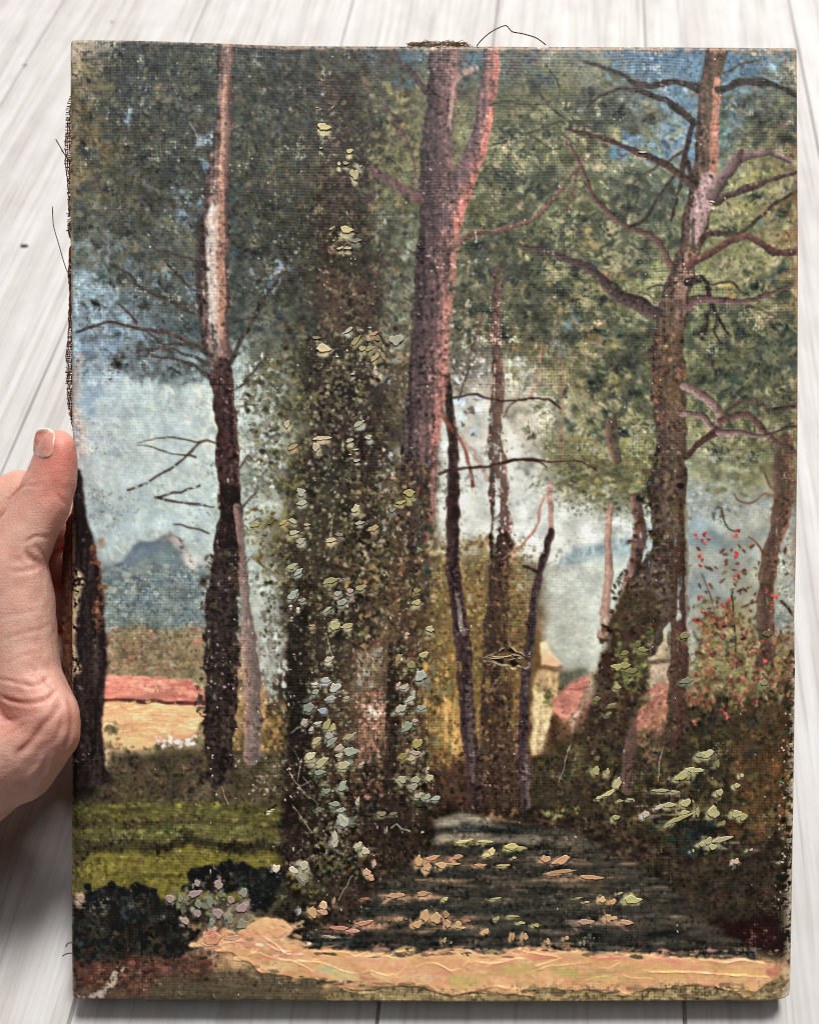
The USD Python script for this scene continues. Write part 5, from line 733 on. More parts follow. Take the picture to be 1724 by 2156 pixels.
leaf(PD, .3027, [(1022, 430, 46, 92, -5, (226, 182, 124)), (1115, 408, 112, 34, 12, (226, 166, 120)), (1082, 472, 60, 60, 20, (232, 184, 128)), (1180, 458, 84, 50, 0, (228, 188, 134)), (1262, 450, 110, 16, 0, (220, 180, 120)), (1325, 296, 90, 24, 10, (226, 220, 142)), (1380, 282, 40, 16, 10, (216, 212, 130)), (1485, 294, 110, 18, 0, (216, 214, 132)), (1668, 325, 96, 44, 0, (218, 212, 128)), (1500, 390, 90, 22, 8, (232, 214, 140)), (1530, 364, 50, 56, -15, (238, 220, 146)), (1290, 402, 76, 38, 14, (218, 154, 114)), (1450, 460, 92, 24, 0, (228, 168, 122)), (1615, 460, 84, 18, 0, (206, 190, 120)), (1688, 406, 22, 14, 0, (220, 200, 140)), (360, 735, 54, 70, 20, (236, 194, 154)), (355, 782, 70, 40, -20, (226, 172, 130)), (285, 785, 56, 96, 10, (226, 178, 124)), (665, 505, 40, 60, 30, (230, 184, 150)), (690, 545, 40, 50, -40, (220, 170, 130)), (716, 445, 20, 50, 0, (224, 190, 170)), (1068, 810, 54, 100, -10, (228, 182, 126)), (1140, 826, 84, 78, 15, (220, 180, 122)), (1012, 870, 74, 54, 10, (226, 180, 126)), (890, 833, 44, 28, -20, (218, 164, 118)), (1212, 800, 44, 58, 0, (196, 146, 110)), (1225, 866, 44, 58, 20, (222, 168, 124)), (1296, 870, 44, 58, -20, (218, 182, 122)), (1320, 892, 60, 14, 0, (228, 196, 142)), (1355, 845, 50, 18, 0, (200, 136, 100)), (1490, 920, 50, 38, 20, (232, 188, 132)), (1680, 955, 18, 54, -10, (222, 176, 124)), (1206, 692, 44, 24, 0, (208, 206, 134)), (1560, 690, 70, 14, 10, (196, 196, 120)), (1565, 832, 44, 30, 20, (180, 180, 120)), (1670, 815, 62, 16, 0, (190, 182, 116)), (1200, 980, 24, 46, -15, (196, 170, 120)), (1246, 995, 16, 26, 0, (160, 160, 146)), (860, 668, 120, 40, 4, (216, 166, 122)), (1050, 655, 100, 36, 10, (210, 160, 118)), (650, 690, 60, 20, 0, (186, 122, 100)), (1040, 560, 90, 12, 0, (150, 112, 88)), (560, 915, 90, 30, 0, (226, 164, 136)), (470, 895, 120, 34, -4, (218, 146, 120)), (640, 860, 120, 36, 10, (214, 152, 120)), (30, 480, 56, 56, 40, (236, 226, 200)), (150, 492, 70, 50, -20, (222, 214, 190)), (225, 460, 76, 70, 40, (206, 204, 176)), (215, 540, 90, 60, -40, (176, 172, 150)), (440, 300, 40, 90, 0, (196, 196, 180)), (490, 150, 60, 120, 30, (184, 196, 180)), (600, 320, 60, 40, 30, (206, 204, 170)), (650, 360, 60, 56, 20, (214, 206, 180)), (195, 780, 24, 50, -20, (178, 186, 196)), (150, 345, 12, 40, 0, (200, 196, 180)), (435, 700, 20, 50, 0, (190, 160, 130)), (410, 955, 90, 16, -10, (190, 176, 150))])
leaf(PC, .3027, [(740, 690, 70, 56, -30, (172, 152, 152)), (910, 655, 110, 50, 20, (176, 158, 160)), (930, 580, 40, 60, 20, (176, 158, 154)), (1075, 590, 56, 84, -20, (182, 162, 160)), (812, 690, 44, 50, 0, (138, 154, 134)), (935, 730, 42, 76, 0, (134, 152, 132)), (1015, 715, 54, 90, 5, (140, 156, 136)), (1090, 660, 40, 60, 0, (128, 138, 110)), (1160, 700, 50, 60, 20, (166, 150, 146)), (1250, 650, 56, 70, 10, (150, 160, 146)), (930, 795, 60, 50, 30, (176, 152, 156)), (1070, 795, 84, 80, 20, (178, 154, 156)), (1240, 755, 90, 70, 30, (180, 156, 158)), (1030, 860, 40, 70, 0, (142, 160, 140)), (1155, 840, 46, 74, -10, (140, 156, 134)), (1240, 870, 80, 80, 20, (148, 152, 128)), (840, 845, 76, 44, -30, (190, 168, 164)), (1030, 975, 150, 90, 10, (228, 160, 122)), (1035, 950, 60, 50, 0, (232, 116, 96)), (990, 1005, 100, 40, -10, (236, 184, 144)), (1180, 965, 130, 40, 10, (224, 166, 134)), (1022, 495, 10, 34, 0, (206, 200, 190)), (900, 600, 16, 40, 0, (150, 140, 130)), (120, 690, 40, 70, 20, (176, 154, 136)), (1480, 480, 50, 46, 40, (230, 216, 190)), (1130, 520, 50, 70, -20, (44, 48, 44)), (500, 630, 50, 76, 0, (38, 42, 38)), (330, 590, 50, 36, 0, (40, 44, 40)), (910, 500, 60, 60, 20, (40, 44, 40))])
leaf(PT, .3164, [(550, 1010, 70, 16, 0, (190, 184, 168)), (1015, 1338, 40, 12, -10, (226, 220, 206))])
for x, y, rx, ry, an, c in DAUB:
    if y > 1700 and x > 640 and y < 2010:
        for _ in range(3): dab(x + rng.normal(0, 1.2) * rx, y + rng.normal(0, .5) * ry, rx * rng.uniform(1.2, 2.4), ry * rng.uniform(.3, .7), rng.normal(0, .08), np.array(c) * rng.uniform(.5, .8), rng.uniform(.35, .7), .34, .05, 2)
    for _ in range(3): dab(x + rng.normal(0, .55) * rx, y + rng.normal(0, .7) * ry, rx * rng.uniform(.7, 1.2), ry * rng.uniform(.6, 1.3), an + rng.normal(0, .4), np.array(c) * rng.uniform(.66, .92), rng.uniform(.4, .8), .46, .12)
    dab(x, y, rx * 1.05, ry * 1.08, an, np.array(c) * .86, .85, .12, .1)

SMO = np.zeros((ny, nx))
for poly in ([(160, 800), (445, 800), (445, 1210), (210, 1210), (160, 1060)], [(1120, 1080), (1330, 1080), (1330, 1400), (1120, 1400)], [(1440, 960), (1640, 960), (1620, 1300), (1440, 1300)], [(505, 1050), (600, 1050), (600, 1480), (540, 1480)], [(212, 1426), (440, 1426), (440, 1600), (212, 1600)], [(940, 820), (1130, 820), (1140, 1130), (940, 1130)]):
    SMO = np.maximum(SMO, gaussian_filter(inside(poly, (slice(0, ny), slice(0, nx)), 8, 3).astype(float), 6))
blend(2.1, .55, np.where(H > .2, .3, 1.0))
# ---- age: bare linen at the rims, lost flakes, tear
ALL = (slice(0, ny), slice(0, nx))
edgeL = np.clip(1 - (X - 147) / np.clip(9 + 3 * N25a, 3, 18), 0, 1); edgeR = np.clip(1 - (1685 - Y * 0 - np.interp(Y, [95, 900, 1300, 2080], [0, 0, 5, 12]) - X) / np.clip(15 + 4 * N25a, 6, 26), 0, 1)
edgeT = np.clip(1 - (Y - 80 - np.interp(X, [150, 600, 1690], [0, 9, 13])) / np.clip(5 + 2 * N10, 2, 9), 0, 1); edgeB = np.clip(1 - (2117 - Y) / np.clip(7 + 2.5 * N25b, 2, 13), 0, 1)
lay(ALL, edgeL * np.interp(Y, [80, 160, 500, 650, 760, 930, 1000, 1150, 1250, 1450, 1500, 2118], [.5, .9, .9, .6, .9, .9, .7, .6, .9, .9, .3, .6]), np.array([166, 138, 106.]), .34)
lay(ALL, edgeR * np.interp(Y, [80, 300, 900, 1300, 1450, 1900, 2118], [.7, .8, .8, .4, .65, .7, .6]), np.where((Y < 1250)[..., None], np.array([150, 98, 64.]), np.array([168, 156, 134.])), np.where(Y < 1250, .30, .48))
lay(ALL, edgeT * .65, np.array([136, 108, 84.]), .40); lay(ALL, edgeB * .95, np.array([200, 192, 174.]), .50)
region([(145, 78), (250, 84), (215, 110), (182, 120), (172, 170), (145, 175)], (150, 140, 128), a=.75, wob=5, soft=5, dry=.35, c2=(168, 152, 134))
region([(150, 130), (164, 130), (166, 420), (150, 420)], (132, 112, 80), a=.5, soft=4, dry=.3)
region([(1640, 100), (1686, 100), (1686, 170), (1670, 180)], (166, 156, 138), a=.6, wob=4, soft=4, dry=.4)
region([(148, 740), (168, 740), (166, 840), (178, 960), (160, 980), (148, 900)], (170, 150, 138), a=.6, soft=5, dry=.25)
region([(147, 1190), (166, 1200), (160, 1380), (164, 1430), (148, 1440)], (178, 158, 122), a=.85, soft=3, dry=.42)
dabs([(1650, 1450), (1684, 1450), (1672, 1940), (1650, 1930)], 130, [(168, 158, 138), (150, 140, 120)], (1.5, 4), (1, 2.4), dry=.52)
region([(155, 1885), (178, 1890), (172, 1910), (160, 1920)], (186, 160, 140), a=.8, soft=3, dry=.3)
# fine specks where the ridges of the weave have lost their paint
sp = np.clip((.55 * WV + .24 * N2 + .12 * N4 + .17 * N10 - .86) * 3.0, 0, 1) * np.clip(.5 + .45 * N25b, 0, 1)
thin = np.clip(1 - 2.5 * H, 0, 1) * (1 - .9 * SMO); lay(ALL, sp * thin * np.where(Y < 1050, .32, .20), np.array([202, 192, 176.]))
dk = np.clip((-.05 - .5 * WV - .26 * N2 + .14 * N10) * 3, 0, 1); C *= (1 - .10 * dk * thin)[..., None]
for _ in range(240):                                              # flakes
    x, y = rng.uniform(160, 1670), rng.uniform(95, 2100)
    dab(x, y, rng.uniform(1.4, 3.2), rng.uniform(1.2, 2.0), rng.uniform(0, 3), (186, 176, 160), .65, .2, -.02)
for _ in range(110):
    x, y = (rng.uniform(600, 900), rng.uniform(1250, 1960)) if rng.uniform() < .6 else (rng.uniform(420, 620), rng.uniform(1300, 1680))
    dab(x, y, rng.uniform(1.5, 4), rng.uniform(1.0, 1.8), rng.uniform(0, 3), (196, 172, 156), .8, .2)
for pts in ([(622, 1575), (632, 1605), (628, 1640)], [(612, 1620), (630, 1650), (655, 1640)], [(628, 1650), (640, 1665), (668, 1688), (668, 1712)], [(640, 1632), (655, 1655)], [(618, 1690), (640, 1725), (654, 1745)], [(660, 1505), (612, 1540)], [(745, 1840), (715, 1895)], [(690, 1340), (702, 1390)], [(1205, 1560), (1182, 1640)], [(1400, 1570), (1390, 1640)], [(465, 1655), (480, 1690)], [(700, 1075), (690, 1135)]):
    stroke(pts, (168, 154, 138), 2.2, a=.6)
stroke([(824, 1738), (838, 1732), (848, 1742), (866, 1748)], (150, 148, 126), (3.4, 2.4), a=.7)
# weave in the colour: thread crowns slightly paler, gaps slightly darker
C *= (1 + (.10 * (WV - .5) + .04 * N2) * (.3 + .7 * thin))[..., None]
# the tear: bare dark hole with frayed linen in it
TEAR = [(1016, 1386), (1030, 1378), (1042, 1362), (1056, 1353), (1070, 1352), (1078, 1362), (1092, 1368), (1116, 1376), (1118, 1388), (1104, 1398), (1070, 1398), (1040, 1395), (1022, 1392)]
slt = box(1000, 1130, 1335, 1412); kt = gaussian_filter(inside(TEAR, slt, 3.5, 3.0).astype(float), .7)
kr = np.clip(gaussian_filter((kt > .5).astype(float), 1.7) * 2.2, 0, 1) * (1 - kt)
lay(slt, kr * np.clip(.25 + .8 * N4[slt] + .5 * (Y[slt] > 1382), 0, 1), (216, 198, 170)); lay(slt, kt, (104, 82, 56)); lay(slt, kt * np.clip(.2 + .6 * N4[slt], 0, 1), (56, 43, 30)); H[slt] = H[slt] * (1 - kt) - .45 * kt + .5 * kr * np.clip(.5 + .5 * N4[slt], 0, 1)
for x, y in [(566, 1706), (572, 1700), (578, 1696)]:
    dab(x, y, 9, 3, .5, (52, 40, 28), .9, 0, -.1); dab(x - 3, y + 6, 7, 2, .2, (214, 196, 164), .8, .1, .2)
for sg, am in ((5.5, .10), (20, .30)):
    C = C + am * (C - gaussian_filter(C, (sg / ST, sg / ST, 0)))
C = np.clip(C, 12, 248)
wm = (np.clip((X - 930) / 120, 0, 1) * np.clip((1000 - Y) / 120, 0, 1))[..., None]; C = C * (1 + wm * np.array([.055, .025, -.03]))
lum = C @ np.array([.3, .59, .11]); C = C + (lum[..., None] - C) * np.where(Y < 1000, .16, .08)[..., None]
C = np.clip(C, 3, 250)

# ---- build the canvas
E_CANVAS = 0.74; VEIL = 0.017                                                    # how bright the lamps make a white canvas
def pigment(c):
    q = lin(c); l = (q @ np.array([.25, .6, .15]))[..., None]
    return np.clip(q * np.maximum(l - VEIL, .30 * l) / l / E_CANVAS, .003, .92)
alb = pigment(C)
Ledge = np.interp(Y, [78, 400, 700, 850, 950, 1150, 2000, 2118], [145, 143.5, 147, 148, 150, 148, 147, 149])
Redge = np.interp(Y, [78, 500, 900, 1150, 1300, 1400, 1700, 2050, 2118], [1685, 1688, 1687, 1684, 1680, 1682, 1678, 1672, 1670])
Tedge = np.interp(X, [145, 300, 420, 600, 850, 1300, 1690], [78, 80, 84, 91, 92, 93, 95.5]); Bedge = np.interp(X, [145, 165, 500, 1000, 1400, 1640, 1690], [2110, 2113, 2117, 2119, 2117, 2117, 2108])
VX = Ledge + (X - X[0, 0]) / (X[0, -1] - X[0, 0]) * (Redge - Ledge); VY = Tedge + (Y - Y[0, 0]) / (Y[-1, 0] - Y[0, 0]) * (Bedge - Tedge)
bdist = np.minimum(np.minimum(VX - Ledge, Redge - VX), np.minimum(VY - Tedge, Bedge - VY))
cd = np.stack([np.hypot(np.maximum(0, 16 - (VX - Ledge)), np.maximum(0, 16 - (VY - Tedge))), np.hypot(np.maximum(0, 16 - (Redge - VX)), np.maximum(0, 16 - (VY - Tedge))),
               np.hypot(np.maximum(0, 14 - (VX - Ledge)), np.maximum(0, 14 - (Bedge - VY))), np.hypot(np.maximum(0, 24 - (Redge - VX)), np.maximum(0, 24 - (Bedge - VY)))]).max(0)
roll = 12 * (1 - np.sqrt(np.clip(1 - np.clip(1 - bdist / 12, 0, 1) ** 2, 0, 1)))
corner = np.clip(cd - 14, 0, 12) * 1.0
bulge = 2.0 * N60a * np.clip(bdist / 120, 0, 1) * .6
MM = 1 / (U * 1000)                                                # 1 mm in sheet units
Z = (H * .62 + (WV - .5) * .105 * np.clip(1 - H * 1.2, .15, 1) * (1 - .5 * SMO) + .02 * N4) * MM + bulge - roll - corner
Hs = Z.copy()
def canvas_mesh():
    V = loc(VX, VY, Z).reshape(-1, 3)
    idx = np.arange(nx * ny).reshape(ny, nx)
    q = np.stack([idx[:-1, :-1], idx[1:, :-1], idx[1:, 1:], idx[:-1, 1:]], -1).reshape(-1, 4)
    # turn-over: the rim goes back to the stretcher
    ring = np.concatenate([idx[0, :], idx[1:, -1], idx[-1, -2::-1], idx[-2:0, 0]])
    back = V[ring].copy(); back[:, 2] = -THICK; k0 = len(V)
    V = np.vstack([V, back]); r2 = k0 + np.arange(len(ring))
    side = np.stack([ring, np.roll(ring, -1), np.roll(r2, -1), r2], -1)
    dzx, dzy = np.gradient(Z, axis=1) / ST, np.gradient(Z, axis=0) / ST
    nn = np.stack([-dzx, dzy, np.ones_like(Z)], -1).reshape(-1, 3); nn /= np.linalg.norm(nn, axis=1, keepdims=True)
    cen = V[ring].mean(0); on = (V[ring] - cen) * [1, 1, 0]; on /= np.linalg.norm(on, axis=1, keepdims=True)
    nn = np.vstack([nn, on])
    return V, np.vstack([q, side]), nn, np.vstack([alb.reshape(-1, 3), np.tile([[.10, .055, .03]], (len(ring), 1))])
mat('oil_paint', {'a': ('attribute', {'attribute': 'paint'}), 'g': ('texture_coordinate', {}), 'n': ('noise_texture', {'scale': 2600.0, 'detail': 3, 'roughness': 0.6}),
                  'n2': ('noise_texture', {'scale': 60.0, 'detail': 3}), 'mr': ('map_range', {'from_min': .3, 'from_max': .7, 'to_min': .34, 'to_max': .58}),
                  'b': ('bump', {'strength': 0.35, 'distance': 0.00012}), 'p': ('principled_bsdf', {'specular_ior_level': 0.22})},
    [('a.color', 'p.base_color'), ('g.object', 'n.vector'), ('g.object', 'n2.vector'), ('n2.fac', 'mr.value'), ('mr.result', 'p.roughness'), ('n.fac', 'b.height'), ('b.normal', 'p.normal')])
painting = thing('oil_painting', 'small unframed oil painting on old linen of a shaded park path between tall trees', 'painting', lean=True)
pp = painting.GetPath().pathString
V, Q, NN, PC_ = canvas_mesh()
cm = UsdGeom.Mesh.Define(stage, numbered(pp + '/canvas'))
cm.CreatePointsAttr(Vt.Vec3fArray.FromNumpy(V.astype(np.float32))); cm.CreateFaceVertexCountsAttr(Vt.IntArray.FromNumpy(np.full(len(Q), 4, np.int32)))
cm.CreateFaceVertexIndicesAttr(Vt.IntArray.FromNumpy(Q.astype(np.int32).ravel())); cm.CreateSubdivisionSchemeAttr('none')
cm.CreateNormalsAttr(Vt.Vec3fArray.FromNumpy(NN.astype(np.float32))); cm.SetNormalsInterpolation('vertex')
UsdGeom.PrimvarsAPI(cm).CreatePrimvar('paint', Sdf.ValueTypeNames.Color3fArray, 'vertex').Set(Vt.Vec3fArray.FromNumpy(PC_.astype(np.float32)))
UsdShade.MaterialBindingAPI.Apply(cm.GetPrim()).Bind(MATS['oil_paint'])
keys(cm.GetPrim(), 'painted linen with worn rims, woodland path, red roofed house and blue hills')
# stretcher
mat('stretcher_wood', {'g': ('texture_coordinate', {}), 'm': ('mapping', {'scale': (60, 60, 8)}), 'n': ('noise_texture', {'scale': 3.0, 'detail': 4}), 'r': ('rgb_ramp', {'ramp': [(.3, (.20, .12, .06)), (.7, (.36, .24, .13))]}), 'p': ('principled_bsdf', {'roughness': .7})},
    [('g.object', 'm.vector'), ('m.vector', 'n.vector'), ('n.fac', 'r.fac'), ('r.color', 'p.base_color')])
def bar(x0, x1, y0, y1):
    b = trimesh.creation.box(((x1 - x0) * U, (y1 - y0) * U, 0.0088)); c = loc((x0 + x1) / 2, (y0 + y1) / 2, 0); b.apply_translation((c[0], c[1], -0.0072)); return b
for q in ((152, 372, 98, 2106), (1452, 1664, 98, 2106), (373, 1451, 98, 318), (373, 1451, 1890, 2106)): part(painting, 'stretcher_bar', bar(*q), 'stretcher_wood')

# thick daubs of paint, each its own little slab with a raised rim
order = sorted(DAUB, key=lambda d: -d[2] * d[3])
def daub(x, y, rx, ry, an, c, z0):
    n = 22 if max(rx, ry) > 6 else 12
    t = np.linspace(0, 2 * np.pi, n, endpoint=False)
    lump = 1 + .16 * np.sin(2 * t + rng.uniform(0, 6)) * rng.uniform(0, 1) + .11 * np.sin(3 * t + rng.uniform(0, 6)) + .08 * np.sin(5 * t + rng.uniform(0, 6)) + rng.normal(0, .075, n)
    tip = np.where(np.abs(np.cos(t)) > .92, rng.uniform(1.0, 1.22), 1.0)
    rx, ry = rx * .92, ry * .90
    u, v = np.cos(t) * rx * lump * tip, np.sin(t) * ry * lump
    hh = np.clip(.5 + .10 * min(rx, ry), .6, 1.6) * rng.uniform(.6, 1.2)
    ph = -math.pi / 2 + rng.normal(0, .5)
    rimh = hh * (.75 + .35 * np.cos(t - ph) + rng.normal(0, .08, n))
    rings = [(1.0, np.full(n, -1.6)), (.93, rimh * .75), (.80, rimh), (.52, rimh * .55 + .1 * hh)]
    vs, cs = [], []
    base = pigment(np.asarray(c, float) * .92 + np.array([4, 2, 0]))
    for k, zz in rings:
        vs.append(np.column_stack([u * k, v * k, zz])); cs.append(np.tile(base * {1.0: .8, .93: 1.0, .80: 1.08, .52: .97}[k], (n, 1)))
    vs.append([[0, 0, .42 * hh]]); cs.append([base * .93])
    vs, cs = np.vstack(vs), np.vstack(cs)
    und = alb[min(ny - 1, max(0, int((y - GY0) / ST))), min(nx - 1, max(0, int((x - GX0) / ST)))]
    mx = np.concatenate([np.full(n, .75), np.clip(rng.normal(.4, .22, n), 0, .9), np.clip(rng.normal(.12, .12, n), 0, .5), np.clip(rng.normal(.06, .08, n), 0, .4), [0.05]])[:, None]
    cs = cs * (1 - mx) + und * .9 * mx
    cs = cs * (1 + rng.normal(0, .07, (len(cs), 1)))
    ca, sa = math.cos(an), math.sin(an)
    px, py = x + vs[:, 0] * ca - vs[:, 1] * sa * -1 * -1, y - (vs[:, 0] * sa + vs[:, 1] * ca)
    f = []
    for r in range(3):
        for k in range(n):
            a, b = r * n + k, r * n + (k + 1) % n
            f += [(a, b, b + n), (a, b + n, a + n)]
    f += [(3 * n + k, 3 * n + (k + 1) % n, 4 * n) for k in range(n)]
    return trimesh.Trimesh(loc(px, py, vs[:, 2] + z0), f, process=False), np.clip(cs, .004, .92)
small = []
for i, d in enumerate(order):
    iy, ix = int(np.clip((d[1] - GY0) / ST, 0, ny - 1)), int(np.clip((d[0] - GX0) / ST, 0, nx - 1))
    m, c = daub(*d, Z[iy, ix] + .4)
    if i < 290: part(painting, 'paint_daub', m, 'oil_paint', smooth=True, color=c)
    else: small.append((m, c))
if small: part(painting, 'paint_flecks', trimesh.util.concatenate([m for m, _ in small]), 'oil_paint', smooth=True, color=np.vstack([c for _, c in small]), kind='stuff')

# frayed linen at the left, threads, tuft at the top, fibres in the tear
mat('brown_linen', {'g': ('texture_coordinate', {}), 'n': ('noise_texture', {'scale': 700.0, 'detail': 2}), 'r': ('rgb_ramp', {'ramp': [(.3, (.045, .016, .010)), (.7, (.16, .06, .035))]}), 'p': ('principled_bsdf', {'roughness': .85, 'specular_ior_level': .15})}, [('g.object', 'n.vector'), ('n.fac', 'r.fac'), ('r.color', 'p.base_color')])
mat('tan_linen', {'g': ('texture_coordinate', {}), 'n': ('noise_texture', {'scale': 500.0, 'detail': 2}), 'r': ('rgb_ramp', {'ramp': [(.3, (.30, .20, .11)), (.7, (.62, .48, .31))]}), 'p': ('principled_bsdf', {'roughness': .85, 'specular_ior_level': .15})}, [('g.object', 'n.vector'), ('n.fac', 'r.fac'), ('r.color', 'p.base_color')])
FL_ = np.array([(142, 192), (137, 206), (134, 232), (132, 262), (131, 300), (131, 340), (135, 365), (137, 391), (139, 420), (138, 450), (137, 484), (144, 500), (145, 510), (141, 520), (139, 550), (138, 575), (141, 610), (140, 650), (138, 700), (133, 741), (134, 800), (137, 850), (143, 885), (148, 905)], float)
fr = []
y = 194.0
while y < 903:
    xl = np.interp(y, FL_[:, 1], FL_[:, 0]); xr = 149.0
    n = 5; xs = np.linspace(xr, xl - abs(rng.normal(0, 1.6)), n)
    zz = np.linspace(-12, -16, n) + rng.normal(0, 1.2, n)
    if not 499 < y < 511: fr.append(tube(loc(xs, y + np.cumsum(rng.normal(0, .7, n)), zz), np.full(n, rng.uniform(.75, 1.25)) * U, 4))
    y += rng.uniform(3.0, 4.8)
for k in range(4):
    yy = np.arange(200 + 14 * k, 897 - 8 * k, 6.0)
    xl = np.interp(yy, FL_[:, 1], FL_[:, 0])
    ok = (147.5 - xl) > 2 + 3.4 * k * .9
    xs = 147 - (147 - xl) * ((k + .6) / 4) + rng.normal(0, .5, len(yy))
    runs = np.split(np.arange(len(yy)), np.nonzero(rng.uniform(size=len(yy)) < .06)[0])
    for rr in runs:
        if len(rr) > 3: fr.append(tube(loc(xs[rr], yy[rr], -13 + rng.normal(0, 1, len(rr))), rng.uniform(.8, 1.25) * U, 4))
part(painting, 'frayed_edge', trimesh.util.concatenate(fr), 'brown_linen', kind='stuff')
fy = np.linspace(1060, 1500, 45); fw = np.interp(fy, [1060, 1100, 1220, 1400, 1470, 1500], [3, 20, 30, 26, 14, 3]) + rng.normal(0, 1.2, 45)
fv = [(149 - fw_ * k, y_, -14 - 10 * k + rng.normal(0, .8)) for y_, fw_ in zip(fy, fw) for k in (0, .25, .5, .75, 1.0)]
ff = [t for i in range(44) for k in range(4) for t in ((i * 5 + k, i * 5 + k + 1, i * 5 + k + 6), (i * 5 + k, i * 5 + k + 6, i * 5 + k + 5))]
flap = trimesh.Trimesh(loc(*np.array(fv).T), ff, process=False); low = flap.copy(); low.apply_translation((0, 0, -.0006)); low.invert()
part(painting, 'linen_flap', trimesh.util.concatenate([flap, low]), 'brown_linen')  # added dark flap: hides the fingers and stands for the gap's shade
for pts, r in [([(1004, 92, -8), (1012, 84, -2), (1030, 72, 6), (1050, 63, 10), (1064, 60, 12), (1070, 66, 12), (1078, 72, 10), (1100, 75, 8), (1128, 80, 2), (1150, 90, -6)], 1.15),
               ([(147, 582, -12), (138, 569, -10), (132, 550, -6), (123, 514, -2), (116, 488, 0), (112, 470, 0), (111, 435, 2)], 1.0),
               ([(146, 335, -12), (136, 326, -10), (124, 306, -8), (115, 290, -6)], 1.2), ([(148, 345, -14), (133, 322, -10), (126, 312, -8)], 1.0),
               ([(149, 1990, -8), (140, 1991, -8), (136, 1998, -6)], 1.3), ([(149, 2012, -8), (138, 2013, -8), (129, 2017, -6)], 1.2)]:
    part(painting, 'loose_thread', tube(loc(*curve(np.array(pts, float), 3).T), r * U, 5), 'brown_linen', smooth=True)
tf = []
for k in range(150):
    x = rng.uniform(862, 984); hgt = 8 * np.sin(np.pi * np.clip((x - 855) / 135, 0, 1)) ** .5
    ln = rng.uniform(6, 26); a = rng.normal(0, .22); y0 = 93 - rng.uniform(0, hgt + 3)
    xs = x + ln * np.linspace(-.5, .5, 4); tf.append(tube(loc(xs, y0 + (xs - x) * a + rng.normal(0, .7, 4), -8 + rng.normal(0, 2.5, 4)), rng.uniform(.6, 1.1) * U, 4))
part(painting, 'linen_tuft', trimesh.util.concatenate(tf), 'tan_linen', kind='stuff')
for k in range(26):
    x = rng.uniform(1030, 1112); y0 = np.interp(x, [1030, 1056, 1075, 1112], [1382, 1356, 1358, 1378]); 
    if k < 17: pts = [(x, y0 - 1, -.5), (x + rng.normal(0, 2), y0 + 9, -1.2), (x + rng.normal(0, 4), min(1394, y0 + rng.uniform(10, 30)), -4)]
    else:
        yy = rng.uniform(1376, 1393); pts = [(x - rng.uniform(12, 30), yy + rng.normal(0, 3), -2.5), (x, yy, -1.5), (x + rng.uniform(8, 26), yy - rng.uniform(-2, 9), -2)]
        pts[2] = (min(pts[2][0], 1116), pts[2][1], 0); pts[0] = (max(pts[0][0], 1022), pts[0][1], -1)
    part(painting, 'torn_fibre', tube(loc(*curve(np.array(pts, float), 3).T), rng.uniform(.8, 1.5) * U, 5), 'tan_linen', smooth=True)

# ================================================================ THE HAND (left hand of the person who holds the canvas)
def chain(spheres):
    out = []
    for a, b in zip(spheres[:-1], spheres[1:]):
        s = []
        for x, y, z, r in (a, b): s.append(m3.Manifold.sphere(r, 36).translate((x, -y, z)))
        out.append(m3.Manifold.batch_hull(s))
    return out
bones = []
bones += chain([(119, 947, 62, 42), (117, 968, 60, 47), (107, 1012, 56, 56), (90, 1060, 56, 60), (62, 1112, 56, 62), (24, 1180, 52, 74), (-30, 1270, 40, 92)])        # thumb
bones += chain([(24, 1180, 52, 74), (22, 1280, 40, 96), (24, 1370, 40, 100), (30, 1440, 44, 104), (84, 1512, 74, 86), (60, 1560, 66, 88), (-30, 1600, 40, 120), (-200, 1700, 0, 150), (-420, 1850, -60, 170)])
bones += chain([(84, 1512, 74, 86), (88, 1536, 74, 82), (20, 1590, 50, 108)])
bones += chain([(-30, 1270, 40, 92), (-80, 1420, 10, 120), (-30, 1600, 40, 120)])
bones += chain([(40, 1035, 20, 46), (-20, 1080, 10, 62), (-60, 1150, 0, 80), (-80, 1300, 0, 100)])                                                                        # hand's back behind the thumb
bones += chain([(10, 1150, 0, 70), (60, 1122, -70, 60), (120, 1108, -112, 52), (200, 1096, -118, 46)])
for y0, dx in ((1196, 0), (1290, 8), (1384, 4), (1468, -14)):                                                                                                              # fingers under the stretcher
    bones += chain([(-60, y0, -20, 80), (10 + dx, y0 + 4, -100, 60), (84 + dx, y0 - 4, -120, 55), (185 + dx, y0 - 10, -116, 45), (262 + dx, y0 - 14, -112, 38)])
hand_m = m3.Manifold.batch_boolean(bones, m3.OpType.Add).refine_to_length(6.0)
hm = hand_m.to_mesh(); hand = trimesh.Trimesh(np.array(hm.vert_properties[:, :3], float), np.array(hm.tri_verts), process=True)
trimesh.smoothing.filter_taubin(hand, lamb=.5, nu=.51, iterations=46)
hv = np.array(hand.vertices); hn = np.array(hand.vertex_normals)
hx, hy = hv[:, 0], -hv[:, 1]
